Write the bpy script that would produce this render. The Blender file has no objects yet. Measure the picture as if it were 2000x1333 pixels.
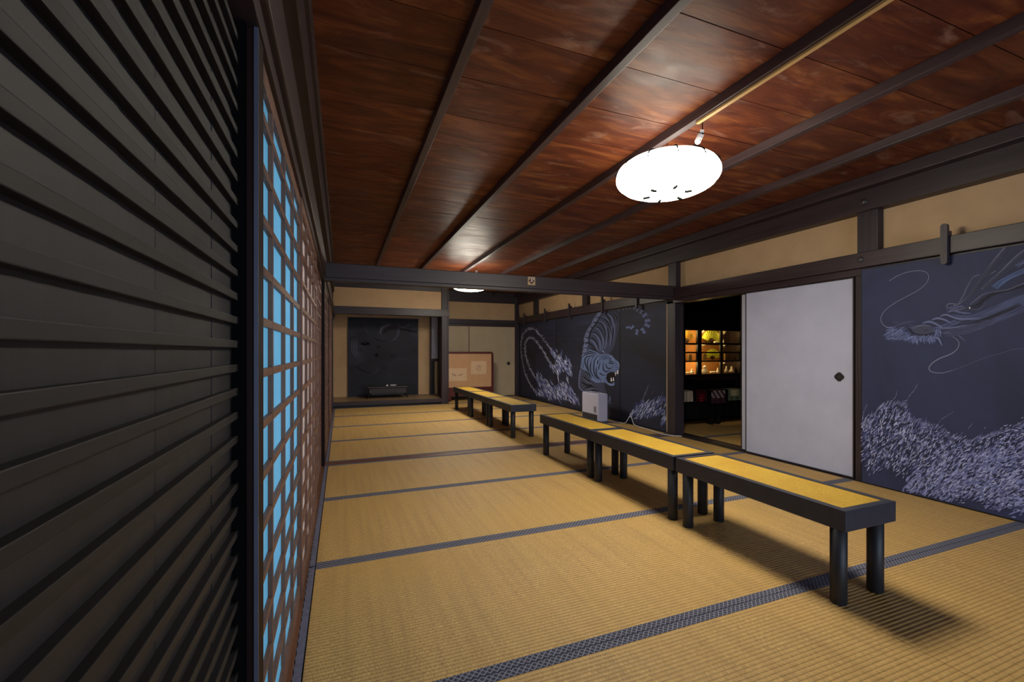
import bpy, bmesh, math, random
from mathutils import Vector, Matrix
from mathutils.geometry import tessellate_polygon
random.seed(7)
PI = math.pi
S = 1.05                      # one design unit (eye height of the camera) in metres
scn = bpy.context.scene
col = scn.collection

# ---------------------------------------------------------------- camera, world, exposure
YAW = math.atan(332/853.0)
cd = bpy.data.cameras.new('camera'); cam = bpy.data.objects.new('camera', cd); col.objects.link(cam)
cam.location = (0, 0, 1.0*S); cam.rotation_euler = (PI/2, 0, -YAW)
cd.sensor_width = 36.0; cd.lens = 853/2000*36.0; cd.shift_y = 20.5/2000; cd.clip_start = .02; cd.clip_end = 60
scn.camera = cam
w = bpy.data.worlds.new('evening_sky'); scn.world = w; w.use_nodes = True
w.node_tree.nodes['Background'].inputs[0].default_value = (.10, .40, .66, 1)
w.node_tree.nodes['Background'].inputs[1].default_value = .60
vs = scn.view_settings; vs.view_transform = 'Standard'; vs.look = 'None'; vs.gamma = 1; vs.use_curve_mapping = False
vs.exposure = 0.85
LAMP_UP, LAMP_SIDE, LAMP_DOWN = 3.0, 9.5, 31.0      # glow of the paper shades, sideways/up and down

# added cool fill light behind the camera, placed at an assumed opening
al = bpy.data.lights.new('daylight_opening', 'AREA'); al.shape = 'RECTANGLE'; al.size = 3.3; al.size_y = 1.6; al.energy = 42; al.color = (.72, .80, 1.0)
ao = bpy.data.objects.new('daylight_opening', al); col.objects.link(ao); ao.location = (1.85*S, -2.55*S, .9*S); ao.rotation_euler = (-PI/2, 0, PI)
# ---------------------------------------------------------------- materials
def srgb(r, g, b):
    f = lambda c: (c/255/12.92) if c/255 <= .04045 else ((c/255+.055)/1.055)**2.4
    return (f(r), f(g), f(b), 1)
class NT:
    def __init__(s, name):
        s.m = bpy.data.materials.new(name); s.m.use_nodes = True; s.t = s.m.node_tree
        s.b = s.t.nodes['Principled BSDF']; s.out = s.t.nodes['Material Output']
    def n(s, typ, **kw):
        nd = s.t.nodes.new(typ)
        for k, v in kw.items(): setattr(nd, k, v)
        return nd
    def l(s, a, b): s.t.links.new(a, b)
    def coord(s, scale, rot=(0, 0, 0)):
        tc = s.n('ShaderNodeTexCoord'); mp = s.n('ShaderNodeMapping')
        mp.inputs['Scale'].default_value = scale; mp.inputs['Rotation'].default_value = rot
        s.l(tc.outputs['Object'], mp.inputs['Vector']); return mp.outputs[0]
    def noise(s, vec, scale=1, detail=4, rough=.55, dist=0):
        nd = s.n('ShaderNodeTexNoise'); s.l(vec, nd.inputs['Vector'])
        nd.inputs['Scale'].default_value = scale; nd.inputs['Detail'].default_value = detail
        nd.inputs['Roughness'].default_value = rough; nd.inputs['Distortion'].default_value = dist
        return nd.outputs['Fac']
    def ramp(s, fac, stops):
        r = s.n('ShaderNodeValToRGB'); e = r.color_ramp.elements
        while len(e) < len(stops): e.new(.5)
        for i, (p, c) in enumerate(stops): e[i].position = p; e[i].color = c
        s.l(fac, r.inputs[0]); return r.outputs[0]
    def mix(s, fac, a, b, mode='MIX'):
        x = s.n('ShaderNodeMix', data_type='RGBA', blend_type=mode)
        for v, i in ((fac, 0), (a, 6), (b, 7)):
            if hasattr(v, 'links'): s.l(v, x.inputs[i])
            else: x.inputs[i].default_value = v
        return x.outputs[2]
    def bump(s, h, strength=.3, dist=.003, prev=None):
        b = s.n('ShaderNodeBump'); b.inputs['Strength'].default_value = strength; b.inputs['Distance'].default_value = dist
        s.l(h, b.inputs['Height'])
        if prev is not None: s.l(prev, b.inputs['Normal'])
        return b.outputs[0]
    def set(s, color=None, rough=None, normal=None, spec=None):
        if color is not None:
            if hasattr(color, 'links'): s.l(color, s.b.inputs['Base Color'])
            else: s.b.inputs['Base Color'].default_value = color
        if rough is not None:
            if hasattr(rough, 'links'): s.l(rough, s.b.inputs['Roughness'])
            else: s.b.inputs['Roughness'].default_value = rough
        if normal is not None: s.l(normal, s.b.inputs['Normal'])
        if spec is not None: s.b.inputs['Specular IOR Level'].default_value = spec
        return s.m
def wood(name, c1, c2, rough=.5, axis='x', fine=60, spec=.4, bump=.25):
    t = NT(name); sc = {'x': (1.2, fine*.5, fine*.5), 'y': (fine*.5, 1.2, fine*.5), 'z': (fine*.5, fine*.5, 1.2)}[axis]
    v = t.coord(sc); f = t.noise(v, 1, 5, .6, .4)
    g = t.noise(t.coord((1.5, 1.5, 1.5)), 1, 3)
    c = t.ramp(f, [(.3, c1), (.72, c2)])
    c = t.mix(t.ramp(g, [(.35, (0, 0, 0, 1)), (.7, (1, 1, 1, 1))]), c, t.mix(.5, c, c1))
    return t.set(c, rough, t.bump(f, bump, .002), spec)
def plain(name, c, rough=.6, spec=.4, var=.12, scale=8, bump=.1, bscale=200):
    t = NT(name); n = t.noise(t.coord((1, 1, 1)), scale, 4)
    d = tuple(x*(1-var) for x in c[:3])+(1,); u = tuple(min(1, x*(1+var)) for x in c[:3])+(1,)
    h = t.noise(t.coord((1, 1, 1)), bscale, 2)
    return t.set(t.ramp(n, [(.3, d), (.7, u)]), rough, t.bump(h, bump, .001), spec)
M = {}
M['dark_y'] = wood('dark_timber_lengthwise', srgb(40, 30, 33), srgb(64, 50, 54), .45, 'y')
M['batten'] = wood('ceiling_batten_wood', srgb(52, 39, 41), srgb(84, 66, 67), .45, 'y')
M['dark_x'] = wood('dark_timber_crosswise', srgb(40, 30, 32), srgb(62, 50, 52), .45, 'x')
M['dark_z'] = wood('dark_timber_upright', srgb(40, 33, 37), srgb(64, 54, 59), .5, 'z')
M['door_board'] = wood('smoked_board', srgb(19, 19, 23), srgb(36, 36, 42), .55, 'z', 30, .4)
M['door_slat'] = wood('smoked_slat', srgb(14, 14, 17), srgb(31, 29, 33), .6, 'y', 60, .4)
M['redpost'] = wood('red_brown_post', srgb(20, 8, 7), srgb(38, 16, 12), .6, 'z', 40, .15)
M['lattice'] = wood('lattice_cedar', srgb(92, 64, 52), srgb(134, 98, 80), .5, 'z', 50)
M['sill'] = wood('sill_wood', srgb(80, 50, 36), srgb(128, 86, 62), .42, 'y', 50)
M['threshold'] = wood('threshold_wood', srgb(84, 52, 44), srgb(116, 76, 64), .4, 'x', 50)
M['platform'] = wood('alcove_floor_wood', srgb(128, 104, 78), srgb(160, 134, 104), .4, 'x', 30)
M['frame_red'] = wood('lacquered_red_frame', srgb(72, 26, 22), srgb(98, 40, 34), .3, 'x', 30)
M['lacquer'] = plain('black_lacquer', srgb(24, 22, 24), .5, .4)
M['iron'] = plain('dark_iron', srgb(50, 46, 46), .4, .5)
M['bench'] = plain('bench_black_paint', srgb(42, 45, 58), .5, .45, .15, 20)
M['bench_leg'] = plain('bench_leg_paint', srgb(30, 30, 34), .5, .45)
M['plaster'] = plain('ochre_plaster', srgb(190, 160, 124), .9, .1, .06, 5, .3, 260)
M['paper_door'] = plain('white_door_paper', srgb(178, 181, 203), .85, .15, .05, 4, .15, 300)
M['paper_door_tan'] = plain('aged_door_paper', srgb(186, 168, 140), .85, .15, .06, 4, .15, 300)
M['heater'] = plain('white_plastic', srgb(180, 180, 204), .4, .5, .03)
M['heater_dark'] = plain('grey_plastic', srgb(84, 84, 96), .5, .4)
M['soot'] = plain('matt_black_wire', (.004, .004, .004, 1), 1, 0)
M['cord_white'] = plain('white_cord', srgb(205, 205, 208), .5)
M['cord_dark'] = plain('dark_cord', srgb(44, 34, 32), .5)
M['cream'] = plain('cream_edge', srgb(172, 150, 116), .7)
M['porcelain'] = plain('white_porcelain', srgb(226, 222, 222), .25, .5, .03)
M['paper_tan'] = plain('screen_paper_tan', srgb(190, 148, 112), .85, .1, .05)
M['paper_sheet'] = plain('paper_sheet', srgb(204, 172, 140), .85, .1, .04)
M['ink'] = plain('pale_ink', srgb(150, 122, 104), .85, .1)
M['conduit'] = plain('pale_wood_moulding', srgb(196, 160, 104), .5)
M['ground'] = plain('earth_underfloor', srgb(60, 50, 40), .9)

def tatami():
    t = NT('woven_rush'); tc = t.n('ShaderNodeTexCoord'); sp = t.n('ShaderNodeSeparateXYZ'); t.l(tc.outputs['Object'], sp.inputs[0])
    wv = t.n('ShaderNodeMath', operation='MULTIPLY'); t.l(sp.outputs[1], wv.inputs[0]); wv.inputs[1].default_value = 2*PI/.0175
    sn = t.n('ShaderNodeMath', operation='SINE'); t.l(wv.outputs[0], sn.inputs[0])
    ma = t.n('ShaderNodeMath', operation='MULTIPLY_ADD'); t.l(sn.outputs[0], ma.inputs[0]); ma.inputs[1].default_value = .5; ma.inputs[2].default_value = .5
    rush = t.noise(t.coord((420, 50, 1)), 1, 2, .6)
    streak = t.noise(t.coord((26, 1.1, 1)), 1, 4, .6)
    big = t.noise(t.coord((1, 1, 1)), 1.3, 3)
    c = t.ramp(rush, [(.3, srgb(150, 116, 66)), (.7, srgb(222, 186, 120))])
    c = t.mix(t.ramp(streak, [(.42, (0, 0, 0, 1)), (.75, (.55, .55, .55, 1))]), c, srgb(148, 116, 76))
    c = t.mix(t.ramp(big, [(.35, (0, 0, 0, 1)), (.65, (.5, .5, .5, 1))]), c, srgb(192, 154, 84))
    g = t.ramp(ma.outputs[0], [(0, (.62, .58, .5, 1)), (.35, (1, 1, 1, 1))])
    c = t.mix(1.0, c, g, 'MULTIPLY')
    n1 = t.bump(ma.outputs[0], .55, .004); n2 = t.bump(rush, .35, .002, n1)
    return t.set(c, .55, n2, .35)
M['tatami'] = tatami()
def heri():
    t = NT('patterned_cloth_border'); v = t.coord((62, 62, 62), (0, 0, PI/4))
    ck = t.n('ShaderNodeTexVoronoi', feature='F1', distance='CHEBYCHEV'); t.l(v, ck.inputs['Vector']); ck.inputs['Randomness'].default_value = 0; ck.inputs['Scale'].default_value = 1
    c = t.ramp(ck.outputs['Distance'], [(.0, srgb(178, 176, 182)), (.14, srgb(60, 62, 78)), (.36, srgb(56, 58, 74)), (.43, srgb(140, 142, 158))])
    fine = t.noise(t.coord((300, 300, 300)), 1, 2)
    c = t.mix(t.ramp(fine, [(.4, (0, 0, 0, 1)), (.7, (.6, .6, .6, 1))]), c, srgb(60, 60, 70))
    return t.set(c, .8, t.bump(fine, .3, .001), .2)
M['heri'] = heri()
M['edge_cloth'] = plain('blue_grey_edging_cloth', srgb(104, 106, 128), .8, .2, .2, 40, .5, 300)
def rushtop():
    t = NT('gold_rush_top'); f = t.noise(t.coord((160, 160, 160)), 1, 4, .7); b = t.noise(t.coord((6, 6, 6)), 1, 3)
    c = t.ramp(f, [(.3, srgb(154, 122, 38)), (.7, srgb(202, 166, 62))]); c = t.mix(t.ramp(b, [(.4, (0, 0, 0, 1)), (.7, (.5, .5, .5, 1))]), c, srgb(168, 120, 34))
    return t.set(c, .6, t.bump(f, .4, .002), .3)
M['rushtop'] = rushtop()
def ceilingmat():
    t = NT('varnished_ceiling_board')
    at = t.n('ShaderNodeAttribute'); at.attribute_name = 'tone'
    off = t.n('ShaderNodeVectorMath', operation='MULTIPLY_ADD'); t.l(at.outputs['Color'], off.inputs[0]); off.inputs[1].default_value = (9, 9, 9)
    tc = t.n('ShaderNodeTexCoord'); t.l(tc.outputs['Object'], off.inputs[2])
    mp = t.n('ShaderNodeMapping'); mp.inputs['Scale'].default_value = (1.2, 6, 1); t.l(off.outputs[0], mp.inputs[0])
    f = t.noise(mp.outputs[0], 1.2, 6, .6, 1.6)
    mp2 = t.n('ShaderNodeMapping'); mp2.inputs['Scale'].default_value = (2.2, 5.5, 1); t.l(off.outputs[0], mp2.inputs[0])
    g = t.noise(mp2.outputs[0], 1.3, 5, .6, .8)
    mp3 = t.n('ShaderNodeMapping'); mp3.inputs['Scale'].default_value = (6, 90, 1); t.l(off.outputs[0], mp3.inputs[0])
    h = t.noise(mp3.outputs[0], 1, 3, .6, .3)
    c = t.ramp(f, [(.25, srgb(66, 31, 24)), (.5, srgb(110, 56, 34)), (.78, srgb(162, 100, 52))])
    c = t.mix(t.ramp(h, [(.35, (0, 0, 0, 1)), (.7, (.4, .4, .4, 1))]), c, srgb(66, 32, 24))
    c = t.mix(t.ramp(g, [(.58, (0, 0, 0, 1)), (.72, (.5, .5, .5, 1))]), c, srgb(168, 132, 112))
    sep = t.n('ShaderNodeSeparateColor'); t.l(at.outputs['Color'], sep.inputs[0])
    c = t.mix(1.0, c, t.ramp(sep.outputs[0], [(0, (.72, .70, .70, 1)), (1, (1.0, 1.0, 1.0, 1))]), 'MULTIPLY')
    r = t.ramp(g, [(.3, (.36, .36, .36, 1)), (.7, (.55, .55, .55, 1))])
    return t.set(c, r, t.bump(f, .25, .004), .22)
M['ceiling'] = ceilingmat()
def muralbase(name, a, b, c0, sc=(1.2, 1.2, 1.2)):
    t = NT(name); f = t.noise(t.coord(sc), 1.1, 5, .6, .6)
    fn = t.noise(t.coord((150, 150, 150)), 1, 2)
    c = t.ramp(f, [(.3, a), (.55, b), (.75, c0)])
    return t.set(c, .62, t.bump(fn, .12, .001), .3)
M['mural_tiger'] = muralbase('charcoal_blue_paint', srgb(30, 31, 40), srgb(42, 46, 66), srgb(60, 66, 98), (.7, .5, 1.3))
M['mural_dragon'] = muralbase('navy_paint', srgb(40, 42, 62), srgb(50, 57, 90), srgb(62, 72, 116), (.8, .8, .5))
M['mural_alcove'] = muralbase('black_sky_paint', srgb(24, 24, 30), srgb(36, 37, 48), srgb(62, 63, 80), (1, 1, 1.6))
t = NT('brushed_paint'); a_ = t.n('ShaderNodeAttribute'); a_.attribute_name = 'tone'; M['paint'] = t.set(a_.outputs['Color'], .65, None, .25)
t = NT('dyed_cloth'); a_ = t.n('ShaderNodeAttribute'); a_.attribute_name = 'tone'; M['cloth'] = t.set(a_.outputs['Color'], .9, t.bump(t.noise(t.coord((300, 300, 300)), 1, 2), .3, .001), .1)
def papermat():
    t = NT('backlit_window_pane'); tr = t.n('ShaderNodeBsdfTranslucent'); tr.inputs[0].default_value = (.92, .95, .97, 1)
    df = t.n('ShaderNodeBsdfDiffuse'); df.inputs[0].default_value = (.75, .8, .82, 1)
    mx = t.n('ShaderNodeMixShader'); mx.inputs[0].default_value = .12
    n = t.noise(t.coord((3, 3, 3)), 1, 3); t.l(t.ramp(n, [(.3, (.86, .9, .93, 1)), (.7, (1, 1, 1, 1))]), tr.inputs[0])
    t.l(tr.outputs[0], mx.inputs[1]); t.l(df.outputs[0], mx.inputs[2]); t.l(mx.outputs[0], t.out.inputs[0]); return t.m
M['pane'] = papermat()
M['shoji_paper'] = plain('shoji_paper', srgb(214, 208, 214), .9, .1, .04)
def glassmat():
    t = NT('clear_glass'); tr = t.n('ShaderNodeBsdfTransparent'); tr.inputs[0].default_value = (.93, .95, .94, 1)
    gl = t.n('ShaderNodeBsdfGlossy'); gl.inputs['Roughness'].default_value = .05; fr = t.n('ShaderNodeFresnel'); fr.inputs[0].default_value = 1.3
    mx = t.n('ShaderNodeMixShader'); t.l(fr.outputs[0], mx.inputs[0]); t.l(tr.outputs[0], mx.inputs[1]); t.l(gl.outputs[0], mx.inputs[2]); t.l(mx.outputs[0], t.out.inputs[0]); return t.m
M['glass'] = glassmat()
def shademat():
    t = NT('glowing_lamp_shade'); ge = t.n('ShaderNodeNewGeometry'); sp = t.n('ShaderNodeSeparateXYZ'); t.l(ge.outputs['Normal'], sp.inputs[0])
    mr = t.n('ShaderNodeMapRange'); t.l(sp.outputs[2], mr.inputs[0]); mr.inputs[1].default_value = -.15; mr.inputs[2].default_value = -.75
    mr.inputs[3].default_value = LAMP_SIDE; mr.inputs[4].default_value = LAMP_DOWN
    m2 = t.n('ShaderNodeMapRange'); t.l(sp.outputs[2], m2.inputs[0]); m2.inputs[1].default_value = .2; m2.inputs[2].default_value = .85
    m2.inputs[3].default_value = 1; m2.inputs[4].default_value = LAMP_UP/LAMP_SIDE
    mm = t.n('ShaderNodeMath', operation='MULTIPLY'); t.l(mr.outputs[0], mm.inputs[0]); t.l(m2.outputs[0], mm.inputs[1])
    em = t.n('ShaderNodeEmission'); em.inputs[0].default_value = (1.0, .92, .77, 1); t.l(mm.outputs[0], em.inputs[1])
    t.l(em.outputs[0], t.out.inputs[0]); return t.m
M['shade'] = shademat()

# ---------------------------------------------------------------- mesh helpers (design units in, metres out)
class MB:
    def __init__(s): s.v = []; s.f = []; s.c = []; s.smooth = []
    def add(s, vs_, fs, c=None, smooth=False):
        o = len(s.v); s.v += [tuple(p) for p in vs_]
        for f in fs: s.f.append([i+o for i in f]); s.c.append(c or (1, 1, 1, 1)); s.smooth.append(smooth)
        return s
    def box(s, x0, x1, y0, y1, z0, z1, bev=0, c=None):
        if bev <= 0:
            vs_ = [(x, y, z) for x in (x0, x1) for y in (y0, y1) for z in (z0, z1)]
            return s.add(vs_, [(0, 1, 3, 2), (4, 6, 7, 5), (0, 4, 5, 1), (2, 3, 7, 6), (0, 2, 6, 4), (1, 5, 7, 3)], c)
        bm = bmesh.new(); bmesh.ops.create_cube(bm, size=1)
        for v in bm.verts: v.co = Vector(((x0+x1)/2+v.co.x*(x1-x0), (y0+y1)/2+v.co.y*(y1-y0), (z0+z1)/2+v.co.z*(z1-z0)))
        bmesh.ops.bevel(bm, geom=bm.edges[:]+bm.verts[:], offset=bev, segments=2, affect='EDGES', profile=.6)
        bm.verts.index_update(); s.add([v.co[:] for v in bm.verts], [[v.index for v in f.verts] for f in bm.faces], c); bm.free(); return s
    def tube(s, pts, r, n=10, c=None):
        pts = [Vector(p) for p in pts]; rings = []
        for i, p in enumerate(pts):
            d = (pts[min(i+1, len(pts)-1)]-pts[max(i-1, 0)]).normalized()
            a = Vector((0, 0, 1)) if abs(d.z) < .9 else Vector((1, 0, 0))
            u = d.cross(a).normalized(); w_ = d.cross(u)
            rr = r[i] if isinstance(r, (list, tuple)) else r
            rings.append([p+u*rr*math.cos(2*PI*k/n)+w_*rr*math.sin(2*PI*k/n) for k in range(n)])
        vs_ = [q for rg in rings for q in rg]; fs = []
        for i in range(len(rings)-1):
            for k in range(n): fs.append((i*n+k, i*n+(k+1) % n, (i+1)*n+(k+1) % n, (i+1)*n+k))
        s.add(vs_, fs, c, True); s.add(rings[0], [tuple(range(n))], c); s.add(rings[-1], [tuple(range(n))[::-1]], c); return s
    def lathe(s, cx, cy, prof, n=24, c=None, wob=None):
        vs_ = []; fs = []
        for r, z in prof:
            for k in range(n):
                a = 2*PI*k/n; q = r*(1+(wob(a) if wob else 0)); vs_.append((cx+q*math.cos(a), cy+q*math.sin(a), z))
        for i in range(len(prof)-1):
            for k in range(n): fs.append((i*n+k, i*n+(k+1) % n, (i+1)*n+(k+1) % n, (i+1)*n+k))
        return s.add(vs_, fs, c, True)
    def poly(s, pts3, c=None, thick=None):
        tris = tessellate_polygon([[Vector(p) for p in pts3]])
        s.add(pts3, [tuple(t_) for t_ in tris], c)
        if thick:
            n = len(pts3); back = [tuple(Vector(p)+Vector(thick)) for p in pts3]
            s.add(back, [tuple(t_) for t_ in tris], c)
            s.add(list(pts3)+back, [(i, (i+1) % n, n+(i+1) % n, n+i) for i in range(n)], c)
        return s
    def build(s, name, mat, parent=None, fix=True):
        off = parent_world(parent)
        me = bpy.data.meshes.new(name); me.from_pydata([tuple(Vector(p)*S-off) for p in s.v], [], s.f); me.update()
        if fix:
            bm = bmesh.new(); bm.from_mesh(me); bmesh.ops.recalc_face_normals(bm, faces=bm.faces[:]); bm.to_mesh(me); bm.free()
        at = me.attributes.new('tone', 'FLOAT_COLOR', 'CORNER'); buf = []
        for p in me.polygons:
            buf += list(s.c[p.index])*p.loop_total; p.use_smooth = s.smooth[p.index]
        at.data.foreach_set('color', buf)
        me.materials.append(mat)
        o = bpy.data.objects.new(name, me); col.objects.link(o)
        if parent is not None: o.parent = parent
        return o
def parent_world(p):
    v = Vector((0, 0, 0))
    while p is not None: v += Vector(p.location); p = p.parent
    return v
def thing(name, label, cat, loc, group=None):
    o = bpy.data.objects.new(name, None); col.objects.link(o); o.location = Vector(loc)*S; o.empty_display_size = .1
    return tag(o, label, cat, group)
def tag(o, label, cat, group=None, kind=None):
    if label: o['label'] = label
    if cat: o['category'] = cat
    if group: o['group'] = group
    if kind: o['kind'] = kind
    return o
def struct(o): o['kind'] = 'structure'; return o
def sempty(name, loc): 
    o = bpy.data.objects.new(name, None); col.objects.link(o); o.location = Vector(loc)*S; return struct(o)
def children(o): return [c for c in bpy.data.objects if c.parent is o]
def copy_tree(o, loc, label):
    r = o.copy(); col.objects.link(r); r.location = Vector(loc)*S; r['label'] = label
    def rec(a, b):
        for ch in children(a):
            c = ch.copy(); col.objects.link(c); c.parent = b; rec(ch, c)
    rec(o, r); return r

# ---------------------------------------------------------------- room dimensions
XL, XR = -.16, 3.76            # left and right wall faces
YN, YB, YA = -2.6, 8.28, 9.25  # behind the camera, alcove front, alcove back
HC = 2.31                      # ceiling
KM, NG, PL, TB = 1.585, 1.64, 1.755, 2.07
KL = 1.622   # door head, lintel band, plaster, top beam

# floor
fl = struct(MB().box(-.5, 7.3, YN-.1, YA+.15, -.2, -.06).build('floor', M['ground']))
MB().box(XL-.06, -.116, YN, 8.24, -.06, -.022).build('floor_runner', M['sill'], fl)
MB().box(3.70, 3.95, YN, YA, -.06, -.002, .003).build('door_track', M['dark_y'], fl)
MB().box(-.15, 3.70, 4.155, 4.265, -.06, .003, .003).build('threshold_rail', M['threshold'], fl)
for k in range(2): MB().box(3.745+.03*k, 3.757+.03*k, 2.2, 4.12, -.002, .002).build('track_groove', M['lacquer'], fl)

# tatami mats
HB = .034
def mat_thing(x0, x1, y0, y1, label, ends=True):
    t_ = thing('tatami_mat', label, 'tatami mat', ((x0+x1)/2, (y0+y1)/2, -.055), 'straw mats covering the floor')
    g = .0012
    MB().box(x0+g, x1-g, y0+g, y1-g, -.055, 0, .002).build('rush_surface', M['tatami'], t_)
    MB().box(x0+g, x1-g, y0+g, y0+HB, -.03, .0015, .0006).build('cloth_border', M['heri'], t_)
    MB().box(x0+g, x1-g, y1-HB, y1-g, -.03, .0015, .0006).build('cloth_border', M['heri'], t_)
rows = [(-.64, .325, 'nearest the viewer'), (.325, 1.284, 'under the end legs of the nearest bench'), (1.284, 2.224, 'level with the nearest bench'), (2.224, 3.199, 'level with the middle near bench'), (3.199, 4.153, 'just before the threshold'),
        (4.267, 5.24, 'just past the threshold'), (5.24, 6.22, 'second past the threshold'), (6.22, 7.22, 'third past the threshold'), (7.22, 8.23, 'last before the picture alcove')]
for y0, y1, d in rows:
    for x0, x1, sd in ((-.114, 1.80, 'window side'), (1.80, 3.698, 'sliding door side')):
        if y0 < 0 and False: continue
        mat_thing(x0, x1, y0, y1, 'tan straw tatami mat %s, %s' % (sd, d))
mat_thing(1.932, 3.66, 8.232, 9.165, 'tan straw tatami mat in the recess behind the low framed screen')
def edging(y0, y1, label):
    mb = MB(); n = int((y1-y0)/.012); w0 = []
    for i in range(n+1):
        y = y0+(y1-y0)*i/n; xe = -.143+.0035*abs(math.sin(i*PI/4)); w0.append((xe, y))
    for i in range(n):
        (a, ya), (b, yb) = w0[i], w0[i+1]
        mb.add([(a, ya, .0), (-.116, ya, .0035), (-.116, yb, .0035), (b, yb, .0)], [(0, 1, 2, 3)], None, True)
    mb.box(-.139, -.117, y0, y1, -.02, .0)
    tag(mb.build('edging_cloth', M['edge_cloth']), label, 'cloth edging', 'cloth edging strips along the lattice windows')
edging(YN, 2.215, 'blue grey cloth edging strip beside the window sill, nearest the viewer')
edging(2.23, 4.15, 'blue grey cloth edging strip beside the window sill, just before the threshold')
edging(4.27, 8.2, 'blue grey cloth edging strip beside the windows, beyond the threshold')

# ceiling
cb = MB(); yy = 1.685-.345*13; k = 0
while yy < YA+.1:
    y1 = yy+.345
    for bx in range(7):
        pass
    r_ = random.random(); cb.box(-.16, 3.95, yy, y1-.005, HC+random.uniform(0, .002), HC+.02, c=(r_, random.random(), random.random(), 1)); yy = y1; k += 1
ce = struct(cb.build('ceiling', M['ceiling']))
MB().box(-.5, 7.3, YN-.1, YA+.15, HC+.021, HC+.1).build('ceiling_backing', M['dark_x'], ce)
for i in range(6):
    x = .507-.02+.66*i - .66*0
    if x < 3.4: MB().box(x-.022, x+.022, YN, YA, HC-.052, HC+.001, .003).build('batten', M['batten'], ce)
MB().box(3.62, 3.76, YN, YA, HC-.085, HC, .006).build('cornice', M['dark_y'], ce)
MB().box(-.18, -.105, YN, YA, HC-.075, HC, .006).build('cornice', M['dark_y'], ce)
MB().box(3.66, 3.76, YN, YA, HC-.05, HC-.0, .0).build('cornice', M['dark_y'], ce)

# walls
wr = struct(MB().box(3.80, 3.86, YN, YA, PL-.02, HC).build('wall_right', M['plaster']))
for a, b in ((YN, 2.12), (4.2, YA)): MB().box(3.80, 3.86, a, b, -.1, PL).build('wall_panel', M['dark_z'], wr)
MB().box(3.70, 3.86, YN, YA, TB, HC-.05, .004).build('top_beam', M['dark_y'], wr)
MB().box(3.715, 3.86, YN, 4.2, KM, NG+.01, .002).build('door_head', M['dark_y'], wr)
KM2 = 1.612
MB().box(3.722, 3.86, 4.2, YA, KM2, KM2+.04, .002).build('door_head', M['dark_y'], wr)
MB().box(3.685, 3.80, YN, 4.2, NG, PL, .005).build('lintel_band', M['dark_y'], wr)
MB().box(3.685, 3.80, 4.2, YA, KM2+.012, PL, .005).build('lintel_band', M['dark_y'], wr)
for y0, y1 in ((.02, .16), (2.05, 2.19), (4.165, 4.30), (6.22, 6.36), (8.22, 8.36)):
    MB().box(3.73, 3.86, y0, y1, PL-.01, TB+.01, .004).build('post', M['dark_z'], wr)
for y0, y1 in ((2.06, 2.20), (4.175, 4.31)): MB().box(3.725, 3.86, y0, y1, -.002, KM, .004).build('post', M['dark_z'], wr)
# round rivets covering nails on the lintel band and beam
for y, z in ((2.14, 1.70), (2.13, 2.14)):
    m_ = MB(); m_.lathe(0, 0, [(.0, .012), (.012, .011), (.022, .006), (.024, 0)], 16)
    m_.v = [(3.684-p[2], y+p[0], z+p[1]) for p in m_.v]
    if z > 2: m_.v = [(p[0]+.016, p[1], p[2]) for p in m_.v]
    m_.build('nail_cover', M['iron'], wr)

# far walls: alcove back, right bay back
wb = struct(MB().box(-.3, 3.86, YA, YA+.08, -.1, HC).build('wall_back', M['plaster']))
MB().box(-.17, 1.78, YB, YB+.04, 1.79, 2.14).build('plaster_panel', M['plaster'], wb)
MB().box(-.17, 1.78, YB-.02, YB+.08, 2.14, HC, .004).build('top_beam', M['dark_x'], wb)
MB().box(-.17, 1.92, YB-.05, YB+.06, 1.665, 1.80, .005).build('lintel_band', M['dark_x'], wb)
MB().box(1.77, 1.885, YB-.045, YB+.07, -.02, HC, .012).build('alcove_post', M['dark_z'], wb)
MB().box(1.87, 3.72, YA-.06, YA, 2.08, HC, .004).build('top_beam', M['dark_x'], wb)
MB().box(1.87, 3.72, YA-.075, YA, 1.60, 1.70, .005).build('lintel_band', M['dark_x'], wb)
MB().box(1.87, 3.72, YA-.045, YA, 1.555, 1.62, .002).build('door_head', M['dark_x'], wb)
MB().box(3.66, 3.74, YA-.08, YA, -.02, HC, .005).build('corner_post', M['dark_z'], wb)
MB().box(1.92, 3.70, YA-.05, YA, -.05, .012, .002).build('door_sill', M['dark_x'], wb)
# alcove side wall with paper door and opening
ws = struct(MB().box(1.895, 1.93, YB+.06, YA, -.05, HC).build('wall_alcove_side', M['dark_z']))
YS = YA-.09
MB().box(1.722, 1.742, YS-.01, YS+.03, .1, 1.75, .002).build('post', M['dark_z'], ws)
MB().box(1.74, 1.895, YS-.01, YS+.03, .79, .845, .003).build('rail', M['dark_x'], ws)
MB().box(1.755, 1.885, YS+.002, YS+.02, .85, 1.72).build('paper_panel', M['paper_door'], ws)
MB().box(1.822, 1.885, YS+.002, YS+.02, .10, .79).build('paper_panel', M['paper_door_tan'], ws)
MB().box(1.742, 1.822, YS+.012, YS+.03, .10, .79).build('dark_panel', M['lacquer'], ws)
# alcove platform
pf = struct(MB().box(-.17, 1.895, YB+.03, YA, -.05, .1).build('trim_1', M['platform']))
MB().box(-.17, 1.79, YB-.035, YB+.032, .035, .104, .005).build('front_rail', M['dark_x'], pf)
MB().box(-.17, 1.79, YB-.01, YB+.03, -.05, .035).build('base_board', M['lacquer'], pf)
# dark strip on left wall of alcove
# cross beam of the hall
tb = struct(MB().box(-.16, 3.73, 4.16, 4.27, 1.655, 1.785, .006).build('trim_2', M['dark_x']))
MB().box(-.16, 3.73, 4.175, 4.255, 1.625, 1.656, .003).build('beam_rail', M['dark_x'], tb)

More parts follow.
